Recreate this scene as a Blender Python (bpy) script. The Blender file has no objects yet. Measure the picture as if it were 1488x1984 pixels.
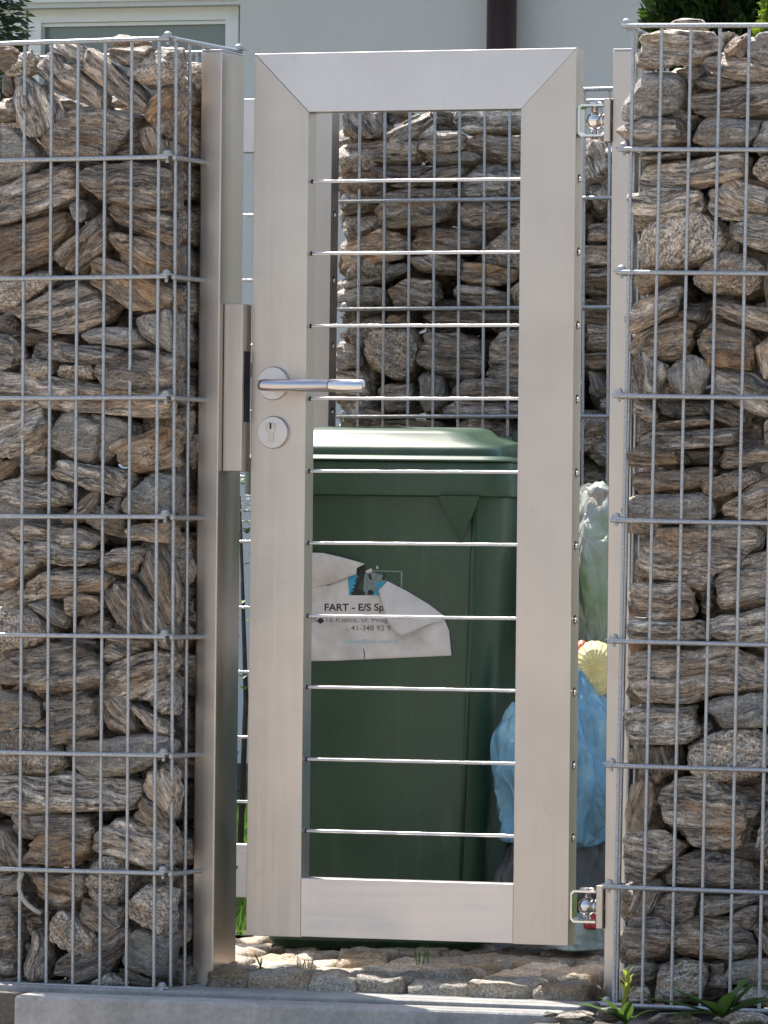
import bpy, bmesh, math, random
import numpy as np
from mathutils import Vector, Matrix, Euler, noise as mnoise

R = math.radians
random.seed(7)
rng = np.random.default_rng(11)
scene = bpy.context.scene
col = scene.collection

# ------------------------------------------------------------------ camera
FPX, IW, IH = 11600.0, 1488.0, 1984.0          # focal length in photo pixels
CAM_Z, PITCH, ROLL = 0.72, 58.0 / 11600.0, R(0.73)
CAM = Vector((0, 0, CAM_Z))
cam_rot = Matrix.Rotation(math.pi / 2 + PITCH, 3, 'X') @ Matrix.Rotation(ROLL, 3, 'Z')
cd = bpy.data.cameras.new('camera')
cam = bpy.data.objects.new('camera', cd)
col.objects.link(cam)
cam.location = CAM
cam.rotation_euler = cam_rot.to_euler()
cd.sensor_fit = 'VERTICAL'
cd.sensor_height = 36.0
cd.lens = 36.0 * FPX / IH
cd.clip_start = 0.1
cd.clip_end = 3000
scene.camera = cam

# ------------------------------------------------------------------ light
SUN_EL, SUN_AZ = R(58.5), R(-26)                  # azimuth from +Y towards +X
sdir = Vector((math.sin(SUN_AZ) * math.cos(SUN_EL), math.cos(SUN_AZ) * math.cos(SUN_EL), math.sin(SUN_EL)))
world = bpy.data.worlds.new('World')
scene.world = world
world.use_nodes = True
wn = world.node_tree
sky = wn.nodes.new('ShaderNodeTexSky')
sky.sky_type = 'NISHITA'
sky.sun_disc = False
sky.sun_elevation = SUN_EL
sky.sun_rotation = SUN_AZ
sky.dust_density = 2.5
sky.ozone_density = 0.6
bg = wn.nodes['Background']
wn.links.new(sky.outputs[0], bg.inputs[0])
bg.inputs[1].default_value = 0.13
sl = bpy.data.lights.new('sun', 'SUN')
sl.energy = 4.2
sl.angle = R(0.53)
sl.color = (1.0, 0.95, 0.88)
so = bpy.data.objects.new('sun', sl)
col.objects.link(so)
so.location = (-4, 14, 12)
so.rotation_euler = (-sdir).to_track_quat('-Z', 'Y').to_euler()
vs = scene.view_settings
vs.view_transform = 'Standard'
vs.look = 'None'
vs.gamma = 1
vs.exposure = 1.1
vs.use_curve_mapping = False

# ------------------------------------------------------------------ helpers
def pix_ray(px, py):
    return (cam_rot @ Vector((px - IW / 2, IH / 2 - py, -FPX))).normalized()

def at_depth(px, py, Y):
    d = pix_ray(px, py)
    return CAM + d * (Y / d.y)

class Frame:
    """A thing's own axes: x along the fence, y into depth, z up."""
    def __init__(s, px, py, Y, theta, tilt=0.0, z=0.0):
        o = at_depth(px, py, Y)
        o.z = z
        s.o, s.theta, s.tilt = o, theta, tilt
        s.m = Matrix.Translation(o) @ Matrix.Rotation(-theta, 4, 'Z') @ Matrix.Rotation(tilt, 4, 'Y')
        s.inv = s.m.inverted()
        s.c = s.inv @ CAM
    def on(s, px, py, y=0.0):
        d = s.inv.to_3x3() @ pix_ray(px, py)
        t = (y - s.c.y) / d.y
        return s.c + d * t
    def apply(s, ob):
        ob.location = s.o
        ob.rotation_euler = s.m.to_euler()

def tag(o, label=None, cat=None, group=None, kind=None):
    if label: o['label'] = label
    if cat: o['category'] = cat
    if group: o['group'] = group
    if kind: o['kind'] = kind
    return o

def empty(name, label, cat, frame=None, loc=None, group=None):
    o = bpy.data.objects.new(name, None)
    o.empty_display_size = 0.05
    col.objects.link(o)
    if frame: frame.apply(o)
    if loc is not None: o.location = loc
    return tag(o, label, cat, group)

def link(name, me, mat=None, parent=None, smooth=None, loc=None, rot=None, scale=None):
    o = bpy.data.objects.new(name, me)
    col.objects.link(o)
    if mat is not None and not me.materials: me.materials.append(mat)
    if parent: o.parent = parent
    if smooth is not None:
        me.polygons.foreach_set('use_smooth', [smooth] * len(me.polygons))
    if loc is not None: o.location = loc
    if rot is not None: o.rotation_euler = rot
    if scale is not None: o.scale = scale
    return o

def bm_mesh(name, bm):
    me = bpy.data.meshes.new(name)
    bm.normal_update()
    bm.to_mesh(me)
    bm.free()
    return me

def prism(bm, pts, y0, y1):
    """polygon pts (x,z) extruded from y0 to y1"""
    a = [bm.verts.new((p[0], y0, p[1])) for p in pts]
    b = [bm.verts.new((p[0], y1, p[1])) for p in pts]
    n = len(pts)
    bm.faces.new(a)
    bm.faces.new(b[::-1])
    for i in range(n):
        bm.faces.new((a[i], b[i], b[(i + 1) % n], a[(i + 1) % n]))

def box_bm(x0, x1, y0, y1, z0, z1, bevel=0.0, seg=2):
    bm = bmesh.new()
    prism(bm, [(x0, z0), (x1, z0), (x1, z1), (x0, z1)], y0, y1)
    bmesh.ops.recalc_face_normals(bm, faces=bm.faces)
    if bevel: bmesh.ops.bevel(bm, geom=bm.edges[:], offset=bevel, segments=seg, affect='EDGES', profile=0.5)
    return bm

def box(name, mat, parent, x0, x1, y0, y1, z0, z1, bevel=0.0, seg=2):
    return link(name, bm_mesh(name, box_bm(x0, x1, y0, y1, z0, z1, bevel, seg)), mat, parent)

def tube_bm(path, rad, sides=8, bm=None, cap=True):
    bm = bm or bmesh.new()
    path = [Vector(p) for p in path]
    rads = rad if isinstance(rad, (list, tuple)) else [rad] * len(path)
    rings = []
    up = None
    for i, p in enumerate(path):
        t = (path[min(i + 1, len(path) - 1)] - path[max(i - 1, 0)]).normalized()
        if up is None:
            up = t.orthogonal().normalized()
        else:
            up = (up - t * up.dot(t)).normalized()
        sd = t.cross(up)
        rings.append([bm.verts.new(p + (up * math.cos(2 * math.pi * k / sides) + sd * math.sin(2 * math.pi * k / sides)) * rads[i]) for k in range(sides)])
    for i in range(len(path) - 1):
        for k in range(sides):
            bm.faces.new((rings[i][k], rings[i][(k + 1) % sides], rings[i + 1][(k + 1) % sides], rings[i + 1][k]))
    if cap:
        bm.faces.new(rings[0][::-1])
        bm.faces.new(rings[-1])
    return bm

def tube(name, mat, parent, path, rad, sides=10, smooth=True):
    return link(name, bm_mesh(name, tube_bm(path, rad, sides)), mat, parent, smooth)

def lathe_bm(prof, seg=32, axis='Y'):
    """profile (r, h) turned about an axis"""
    bm = bmesh.new()
    rings = []
    for r, h in prof:
        ring = []
        for k in range(seg):
            a = 2 * math.pi * k / seg
            c, s_ = r * math.cos(a), r * math.sin(a)
            ring.append(bm.verts.new({'Y': (c, h, s_), 'Z': (c, s_, h), 'X': (h, c, s_)}[axis]))
        rings.append(ring)
    for i in range(len(rings) - 1):
        for k in range(seg):
            bm.faces.new((rings[i][k], rings[i][(k + 1) % seg], rings[i + 1][(k + 1) % seg], rings[i + 1][k]))
    bm.faces.new(rings[0][::-1])
    bm.faces.new(rings[-1])
    bmesh.ops.recalc_face_normals(bm, faces=bm.faces)
    return bm

def from_np(name, V, F, smooth=True):
    me = bpy.data.meshes.new(name)
    V = np.asarray(V, dtype=np.float32)
    F = np.asarray(F, dtype=np.int32)
    k = F.shape[1]
    me.vertices.add(len(V)); me.vertices.foreach_set('co', V.ravel())
    me.loops.add(F.size); me.loops.foreach_set('vertex_index', F.ravel())
    me.polygons.add(len(F))
    me.polygons.foreach_set('loop_start', np.arange(0, F.size, k, dtype=np.int32))
    me.polygons.foreach_set('loop_total', np.full(len(F), k, dtype=np.int32))
    me.update(calc_edges=True)
    me.polygons.foreach_set('use_smooth', np.full(len(F), smooth))
    return me

# vectorised value noise
def _hash(ix, iy, iz):
    h = (ix * 374761393 + iy * 668265263 + iz * 2147483647) & 0xffffffff
    h = ((h ^ (h >> 13)) * 1274126177) & 0xffffffff
    return ((h ^ (h >> 16)) & 0xffff) / 32767.5 - 1.0
def vnoise(p):
    i = np.floor(p).astype(np.int64)
    f = p - i
    u = f * f * (3 - 2 * f)
    r = 0
    for dx in (0, 1):
        for dy in (0, 1):
            for dz in (0, 1):
                w = (u[:, 0] if dx else 1 - u[:, 0]) * (u[:, 1] if dy else 1 - u[:, 1]) * (u[:, 2] if dz else 1 - u[:, 2])
                r = r + w * _hash(i[:, 0] + dx, i[:, 1] + dy, i[:, 2] + dz)
    return r
def fbm(p, o=3):
    r, a = 0, 1.0
    for k in range(o):
        r = r + a * vnoise(p * 2 ** k + 17.3 * k)
        a *= 0.5
    return r

# ------------------------------------------------------------------ materials
class NT:
    def __init__(s, name):
        s.mat = bpy.data.materials.new(name)
        s.mat.use_nodes = True
        s.t = s.mat.node_tree
        s.b = s.t.nodes['Principled BSDF']
    def n(s, typ, **kw):
        x = s.t.nodes.new(typ)
        for k, v in kw.items():
            if k.startswith('i_'):
                x.inputs[k[2:].replace('_', ' ')].default_value = v
            else:
                setattr(x, k, v)
        return x
    def l(s, a, b): s.t.links.new(a, b)
    def set(s, **kw):
        for k, v in kw.items():
            k = k.replace('_', ' ')
            s.b.inputs[k].default_value = v
        return s
    def coords(s, scale=(1, 1, 1), rand=True, src='Object', rot=(0, 0, 0)):
        tc = s.n('ShaderNodeTexCoord')
        m = s.n('ShaderNodeMapping')
        m.inputs['Scale'].default_value = scale
        m.inputs['Rotation'].default_value = rot
        out = tc.outputs[src]
        if rand:
            oi = s.n('ShaderNodeObjectInfo')
            mu = s.n('ShaderNodeVectorMath', operation='SCALE')
            mu.inputs[0].default_value = (13.7, 29.1, 7.3)
            s.l(oi.outputs['Random'], mu.inputs['Scale'])
            ad = s.n('ShaderNodeVectorMath', operation='ADD')
            s.l(out, ad.inputs[0]); s.l(mu.outputs[0], ad.inputs[1])
            out = ad.outputs[0]
        s.l(out, m.inputs[0])
        return m.outputs[0]
    def noise(s, vec, scale=1.0, detail=4, rough=0.55, dist=0.0):
        x = s.n('ShaderNodeTexNoise')
        x.inputs['Scale'].default_value = scale
        x.inputs['Detail'].default_value = detail
        x.inputs['Roughness'].default_value = rough
        x.inputs['Distortion'].default_value = dist
        s.l(vec, x.inputs['Vector'])
        return x.outputs[0]
    def ramp(s, fac, stops):
        r = s.n('ShaderNodeValToRGB')
        e = r.color_ramp.elements
        while len(e) < len(stops): e.new(0.5)
        for q, (p, c) in zip(e, stops):
            q.position = p
            q.color = (*c, 1) if len(c) == 3 else c
        s.l(fac, r.inputs[0])
        return r.outputs[0]
    def mix(s, fac, a, b, mode='MIX'):
        m = s.n('ShaderNodeMix', data_type='RGBA', blend_type=mode)
        for sock, v in ((m.inputs[0], fac), (m.inputs[6], a), (m.inputs[7], b)):
            if hasattr(v, 'is_output'): s.l(v, sock)
            else: sock.default_value = v if isinstance(v, (int, float)) else (*v, 1)
        return m.outputs[2]
    def maprange(s, v, a, b, c, d):
        m = s.n('ShaderNodeMapRange')
        s.l(v, m.inputs[0])
        for i, q in enumerate((a, b, c, d)): m.inputs[1 + i].default_value = q
        return m.outputs[0]
    def bump(s, h, strength, dist, prev=None):
        b = s.n('ShaderNodeBump')
        b.inputs['Strength'].default_value = strength
        b.inputs['Distance'].default_value = dist
        s.l(h, b.inputs['Height'])
        if prev is not None: s.l(prev, b.inputs['Normal'])
        return b.outputs[0]

def stone_mat(name, dark, mid, light, warm, warm_amt, band=1.0, gran=0.0):
    m = NT(name)
    v = m.coords()
    warp = m.noise(v, 9.0, 3)
    wm = m.n('ShaderNodeVectorMath', operation='SCALE'); m.l(warp, wm.inputs[0]); wm.inputs['Scale'].default_value = 0.05
    cmb = m.n('ShaderNodeVectorMath', operation='ADD'); m.l(v, cmb.inputs[0]); m.l(wm.outputs[0], cmb.inputs[1])
    def stretched(sc):
        mp = m.n('ShaderNodeMapping'); mp.inputs['Scale'].default_value = sc
        m.l(cmb.outputs[0], mp.inputs[0]); return mp.outputs[0]
    b1 = m.noise(stretched((8, 55, 95)), 1.0, 5, 0.66)
    b2 = m.noise(stretched((26, 190, 290)), 1.0, 4, 0.65)
    gr = m.noise(v, 240.0, 3, 0.7)
    big = m.noise(v, 11.0, 3, 0.55)
    s1 = m.n('ShaderNodeMath', operation='MULTIPLY_ADD'); m.l(b2, s1.inputs[0]); s1.inputs[1].default_value = 0.55 * band
    a0 = m.n('ShaderNodeMath', operation='MULTIPLY'); m.l(b1, a0.inputs[0]); a0.inputs[1].default_value = 0.75 * band
    m.l(a0.outputs[0], s1.inputs[2])
    s2 = m.n('ShaderNodeMath', operation='MULTIPLY_ADD'); m.l(gr, s2.inputs[0]); s2.inputs[1].default_value = 0.25 + gran
    m.l(s1.outputs[0], s2.inputs[2])
    tot = 0.5 * (1.30 * band + 0.25 + gran)
    tcn = m.n('ShaderNodeNewGeometry')
    vt = m.n('ShaderNodeVectorTransform', vector_type='NORMAL', convert_from='WORLD', convert_to='OBJECT')
    m.l(tcn.outputs['Normal'], vt.inputs[0])
    sx = m.n('ShaderNodeSeparateXYZ'); m.l(vt.outputs[0], sx.inputs[0])
    ab = m.n('ShaderNodeMath', operation='ABSOLUTE'); m.l(sx.outputs[0], ab.inputs[0])
    endf = m.maprange(ab.outputs[0], 0.62, 0.82, 0, 0.85)          # broken ends show the grain end-on
    gr2 = m.noise(v, 120.0, 4, 0.75)
    hb = m.maprange(s2.outputs[0], tot - 0.15, tot + 0.15, 0, 1)
    hg = m.maprange(gr2, 0.33, 0.67, 0, 1)
    hm = m.n('ShaderNodeMix', data_type='FLOAT')
    m.l(endf, hm.inputs[0]); m.l(hb, hm.inputs[2]); m.l(hg, hm.inputs[3])
    h = hm.outputs[0]
    c = m.ramp(h, [(0.0, dark), (0.30, mid), (0.66, light), (0.86, tuple(min(1, x * 1.45) for x in light)), (1.0, tuple(min(1, x * 1.9) for x in light))])
    tint = m.maprange(big, 0.35, 0.65, 0, 1)
    oi = m.n('ShaderNodeObjectInfo')
    c = m.mix(m.maprange(tint, 0, 1, 0.0, 0.24), c, (0.19, 0.178, 0.16), 'MIX')
    dust = m.noise(v, 34.0, 5, 0.7)
    c = m.mix(m.maprange(dust, 0.56, 0.72, 0.0, 0.45), c, (0.42, 0.35, 0.26), 'MIX')
    wmask = m.noise(stretched((9, 20, 26)), 1.0, 3, 0.6)
    wf = m.maprange(wmask, 0.56 - 0.2 * warm_amt, 0.70 - 0.12 * warm_amt, 0, min(1.0, 0.35 + 0.6 * warm_amt))
    wc = m.mix(1.0, m.ramp(h, [(0, (0.35, 0.35, 0.35)), (1, (1.35, 1.35, 1.35))]), warm, 'MULTIPLY')
    c = m.mix(wf, c, wc)
    vr = m.maprange(oi.outputs['Random'], 0, 1, 0.85, 1.55)
    hv = m.n('ShaderNodeHueSaturation'); m.l(c, hv.inputs['Color']); m.l(vr, hv.inputs['Value'])
    m.l(hv.outputs[0], m.b.inputs['Base Color'])
    m.l(m.maprange(b2, 0.35, 0.65, 0.34, 0.70), m.b.inputs['Roughness'])
    m.b.inputs['Specular IOR Level'].default_value = 0.45
    n1 = m.bump(b1, 1.0 * band, 0.016)
    n2 = m.bump(b2, 1.0 * band, 0.007, n1)
    n3 = m.bump(gr, 0.5, 0.0018 + 0.004 * gran, n2)
    m.l(n3, m.b.inputs['Normal'])
    return m.mat

DK = (0.022, 0.021, 0.022)
STONE = {
    'b': stone_mat('banded_schist', DK, (0.180, 0.146, 0.113), (0.43, 0.36, 0.285), (0.36, 0.20, 0.09), 0.3),
    'o': stone_mat('ochre_schist', DK, (0.17, 0.128, 0.09), (0.36, 0.285, 0.205), (0.34, 0.185, 0.075), 0.55, 0.9),
    'l': stone_mat('pale_schist', (0.045, 0.040, 0.036), (0.24, 0.205, 0.168), (0.54, 0.475, 0.395), (0.36, 0.22, 0.12), 0.15, 1.1),
    'g': stone_mat('grey_stone', (0.075, 0.070, 0.062), (0.17, 0.158, 0.138), (0.29, 0.268, 0.232), (0.30, 0.19, 0.1), 0.2, 0.75, 0.25),
    'r': stone_mat('granular_schist', (0.035, 0.030, 0.027), (0.18, 0.15, 0.12), (0.45, 0.385, 0.31), (0.34, 0.2, 0.1), 0.25, 0.6, 0.5),
    'd': stone_mat('dark_schist', DK, (0.145, 0.122, 0.10), (0.34, 0.29, 0.235), (0.30, 0.16, 0.075), 0.2),
}

def steel_mat(name, base, rough, brush_axis, spec_rot=0.0):
    m = NT(name)
    sc = {'z': (160, 160, 3), 'x': (3, 160, 160)}[brush_axis]
    v = m.coords(sc)
    st = m.noise(v, 1.0, 5, 0.6)
    v2 = m.coords((1, 1, 1))
    sm = m.noise(v2, 5.0, 4, 0.6)
    sp = m.noise(v2, 26.0, 4, 0.7)
    c = m.mix(m.maprange(sm, 0.35, 0.7, 0.0, 0.30), base, tuple(x * 0.78 for x in base))
    drip = m.noise(m.coords((34, 34, 1.6)), 1.0, 4, 0.7)
    c = m.mix(m.maprange(drip, 0.58, 0.78, 0.0, 0.28), c, tuple(x * 0.70 for x in base))
    c = m.mix(m.maprange(sp, 0.62, 0.74, 0.0, 0.22), c, (base[0] * 0.72, base[1] * 0.66, base[2] * 0.58))
    m.l(c, m.b.inputs['Base Color'])
    ra = m.n('ShaderNodeMath', operation='ADD')
    m.l(m.maprange(st, 0.3, 0.7, -0.05, 0.05), ra.inputs[0]); m.l(m.maprange(sm, 0.3, 0.7, rough - 0.05, rough + 0.06), ra.inputs[1])
    m.l(ra.outputs[0], m.b.inputs['Roughness'])
    m.set(Metallic=1.0)
    m.l(m.bump(st, 0.12, 0.0006), m.b.inputs['Normal'])
    return m.mat

STEEL_V = steel_mat('brushed_steel_upright', (0.545, 0.490, 0.440), 0.38, 'z')
STEEL_H = steel_mat('brushed_steel_level', (0.60, 0.565, 0.555), 0.36, 'x')  # paler than the uprights: the brushing's different reflection is put into the base colour
STEEL_BRIGHT = steel_mat('bright_steel', (0.74, 0.72, 0.70), 0.22, 'x')

def galv():
    m = NT('galvanised_wire')
    v = m.coords((1, 1, 1), src='Object')
    tcn = m.n('ShaderNodeNewGeometry')
    sp = m.n('ShaderNodeTexNoise'); sp.inputs['Scale'].default_value = 300; sp.inputs['Detail'].default_value = 3
    m.l(tcn.outputs['Position'], sp.inputs['Vector'])
    c = m.ramp(sp.outputs[0], [(0.3, (0.27, 0.285, 0.295)), (0.7, (0.46, 0.475, 0.485))])
    m.l(c, m.b.inputs['Base Color'])
    m.set(Metallic=0.65, Roughness=0.42)
    m.l(m.bump(sp.outputs[0], 0.2, 0.001), m.b.inputs['Normal'])
    return m.mat
GALV = galv()

def plain(name, colr, rough=0.6, metal=0.0, var=0.15, scale=40, bump=0.15, bdist=0.002, spec=0.5):
    m = NT(name)
    v = m.coords()
    n = m.noise(v, scale, 5, 0.6)
    c = m.mix(m.maprange(n, 0.3, 0.7, 0, 1), tuple(x * (1 - var) for x in colr), tuple(min(1, x * (1 + var)) for x in colr))
    m.l(c, m.b.inputs['Base Color'])
    m.set(Roughness=rough, Metallic=metal, Specular_IOR_Level=spec)
    if bump: m.l(m.bump(n, bump, bdist), m.b.inputs['Normal'])
    return m.mat
# ------------------------------------------------------------------ stones
def ico(level):
    bm = bmesh.new()
    bmesh.ops.create_icosphere(bm, subdivisions=level, radius=1.0)
    V = np.array([v.co[:] for v in bm.verts]); F = np.array([[v.index for v in f.verts] for f in bm.faces])
    bm.free()
    return V, F
ICO = {5: ico(5), 4: ico(4), 3: ico(3)}

def hull2(pts):
    pts = sorted(set(map(tuple, pts)))
    def half(ps):
        h = []
        for p in ps:
            while len(h) >= 2 and (h[-1][0] - h[-2][0]) * (p[1] - h[-2][1]) - (h[-1][1] - h[-2][1]) * (p[0] - h[-2][0]) <= 0: h.pop()
            h.append(p)
        return h
    a, b = half(pts), half(pts[::-1])
    return np.array(a[:-1] + b[:-1])

def stone_shape(poly, T, cls, level=5):
    """poly: outline (x,z), x along the grain; a faceted block T deep centred on y=0"""
    h = hull2(poly)
    c = h.mean(0)
    e = np.roll(h, -1, 0) - h
    L = np.hypot(e[:, 0], e[:, 1])
    cen = np.average((h + np.roll(h, -1, 0)) / 2, axis=0, weights=L)
    h = h - cen
    N, P = [], []
    per = L.sum()
    for i in range(len(h)):
        if L[i] < 0.02 * per: continue
        n2 = np.array([e[i, 1], -e[i, 0]]) / L[i]
        d = h[i] @ n2
        if d < 0.004: continue
        t = rng.uniform(-0.22, 0.22)
        N.append((math.cos(t) * n2[0], math.sin(t), math.cos(t) * n2[1])); P.append(d * math.cos(t))
        if rng.random() < 0.75:
            t = rng.uniform(0.5, 1.15)
            pc = d * math.cos(t) + T / 2 * math.sin(t) - rng.uniform(0.002, 0.014)
            N.append((math.cos(t) * n2[0], -math.sin(t), math.cos(t) * n2[1])); P.append(max(pc, 0.55 * d))
    for k in range(8):                       # keep the block inside its outline
        a_ = k * math.pi / 4
        n2 = np.array([math.cos(a_), math.sin(a_)])
        N.append((n2[0], 0, n2[1])); P.append((h @ n2).max() * 1.02)
    for k in range(2):
        sx, sz = rng.normal(0, 0.10 + 0.16 * k), rng.normal(0, 0.14 + 0.2 * k)
        n = np.array((sx, -1, sz)); n /= np.linalg.norm(n)
        N.append(tuple(n)); P.append(T / 2 * rng.uniform(0.9, 1.0))
    N.append((0, 1, 0)); P.append(T / 2)
    N, P = np.array(N), np.array(P)
    V, F = ICO[level]
    ext = np.array([np.abs(h[:, 0]).max(), T / 2, np.abs(h[:, 1]).max()])
    D = V * ext
    D = D / np.linalg.norm(D, axis=1)[:, None]
    q = np.maximum(D @ N.T / P, 1e-6)
    k = {'g': 30, 'r': 18}.get(cls, 30)
    r = (q ** k).sum(1) ** (-1.0 / k)
    pts = D * (r * 0.995)[:, None]
    s = rng.uniform(0, 50, 3)
    if cls == 'g':
        disp = 0.005 * fbm(pts * 24 + s, 3) + 0.0020 * fbm(pts * np.array([40, 90, 130]) + s, 2)
    elif cls == 'r':
        disp = 0.005 * fbm(pts * 26 + s, 3) + 0.0036 * fbm(pts * np.array([85, 110, 130]) + s, 2)
    else:
        lay = fbm(pts * np.array([7, 30, 75]) + s, 3)
        disp = 0.0055 * fbm(pts * 20 + s, 3) + 0.0050 * lay + 0.0022 * np.sign(lay) * np.abs(fbm(pts * np.array([16, 60, 150]) + s, 2))
    pts = pts + D * disp[:, None]
    return pts, F, cen

def place_stone(parent, fr, pix, cls, ang, depth, w0, xmax=None):
    a = R(ang)
    pl = [fr.on(x, y, w0 + depth) for x, y in pix]
    if xmax is not None:
        if min(p.x for p in pl) > xmax - .05:       # seen through the side mesh: lies further in
            sh = max(p.x for p in pl) - xmax + .006
            depth = depth + max(0, sh) / 0.42
            pl = [Vector((p.x - max(0, sh), 0, p.z)) for p in pl]
        for p in pl: p.x = min(p.x, xmax - .006)
    ca, sa = math.cos(a), math.sin(a)
    loc2 = np.array([(p.x * ca - p.z * sa, p.x * sa + p.z * ca) for p in pl])   # wall axes -> grain axes
    sz = loc2.max(0) - loc2.min(0)
    T = float(np.clip(0.85 * min(sz), 0.055, 0.12))
    pts, F, cen = stone_shape(loc2, T, cls)
    me = from_np('stone', pts, F)
    me.materials.append(STONE[cls])
    cx, cz = cen
    return link('stone', me, None, parent, loc=(cx * ca + cz * sa, min(w0 + depth + T / 2, .26), -cx * sa + cz * ca), rot=(0, a, 0))

FILL = []
for i in range(10):
    n = 9
    rx, rz = random.uniform(.06, .085), random.uniform(.036, .052)
    pl = [(rx * math.cos(6.283 * k / n + .3) * random.uniform(.8, 1.1), rz * math.sin(6.283 * k / n + .3) * random.uniform(.8, 1.1)) for k in range(n)]
    cls = 'bdbrgblbod'[i]
    pts, F, _ = stone_shape(np.array(pl), random.uniform(.06, .09), cls, 4)
    me = from_np('stone', pts, F)
    me.materials.append(STONE[cls])
    FILL.append(me)

def fill_layer(parent, x0, x1, z0, z1, y, sx, sz, rot=0.25, jit=1.0):
    out = []
    nz = int((z1 - z0) / sz)
    for j in range(nz + 1):
        nx = int((x1 - x0) / sx)
        for i in range(nx + 1):
            x = x0 + (i + (0.5 if j % 2 else 0)) * sx + random.uniform(-.02, .02) * jit
            z = z0 + j * sz + random.uniform(-.012, .012) * jit
            if x > x1: continue
            o = link('stone', random.choice(FILL), None, parent, loc=(x, y + random.uniform(-.012, .012), z),
                     rot=(random.uniform(-.2, .2), random.uniform(-rot, rot), random.uniform(-.3, .3) + random.choice((0, math.pi))))
            out.append(o)
    return out

def core(parent, x0, x1, z0, z1, y, sx, sz):
    """the stones deep inside, never seen one by one: joined"""
    Vs, Fs, k = [], [], 0
    fm = FILL[1]
    n = len(fm.vertices)
    base = np.empty(n * 3); fm.vertices.foreach_get('co', base); base = base.reshape(-1, 3)
    fi = np.empty(len(fm.polygons) * 3, dtype=np.int32); fm.polygons.foreach_get('vertices', fi); fi = fi.reshape(-1, 3)
    z = z0
    while z < z1:
        x = x0
        while x < x1:
            m = np.array(Euler((random.uniform(-.3, .3), random.uniform(-.3, .3), random.uniform(-.4, .4))).to_matrix())
            Vs.append(base @ m.T + np.array([x + random.uniform(-.02, .02), y, z + random.uniform(-.01, .01)]))
            Fs.append(fi + k); k += n
            x += sx
        z += sz
    me = from_np('packed_stones', np.vstack(Vs), np.vstack(Fs))
    me.materials.append(STONE['d'])
    o = link('packed_stones', me, None, parent)
    return tag(o, kind='stuff')

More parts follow.
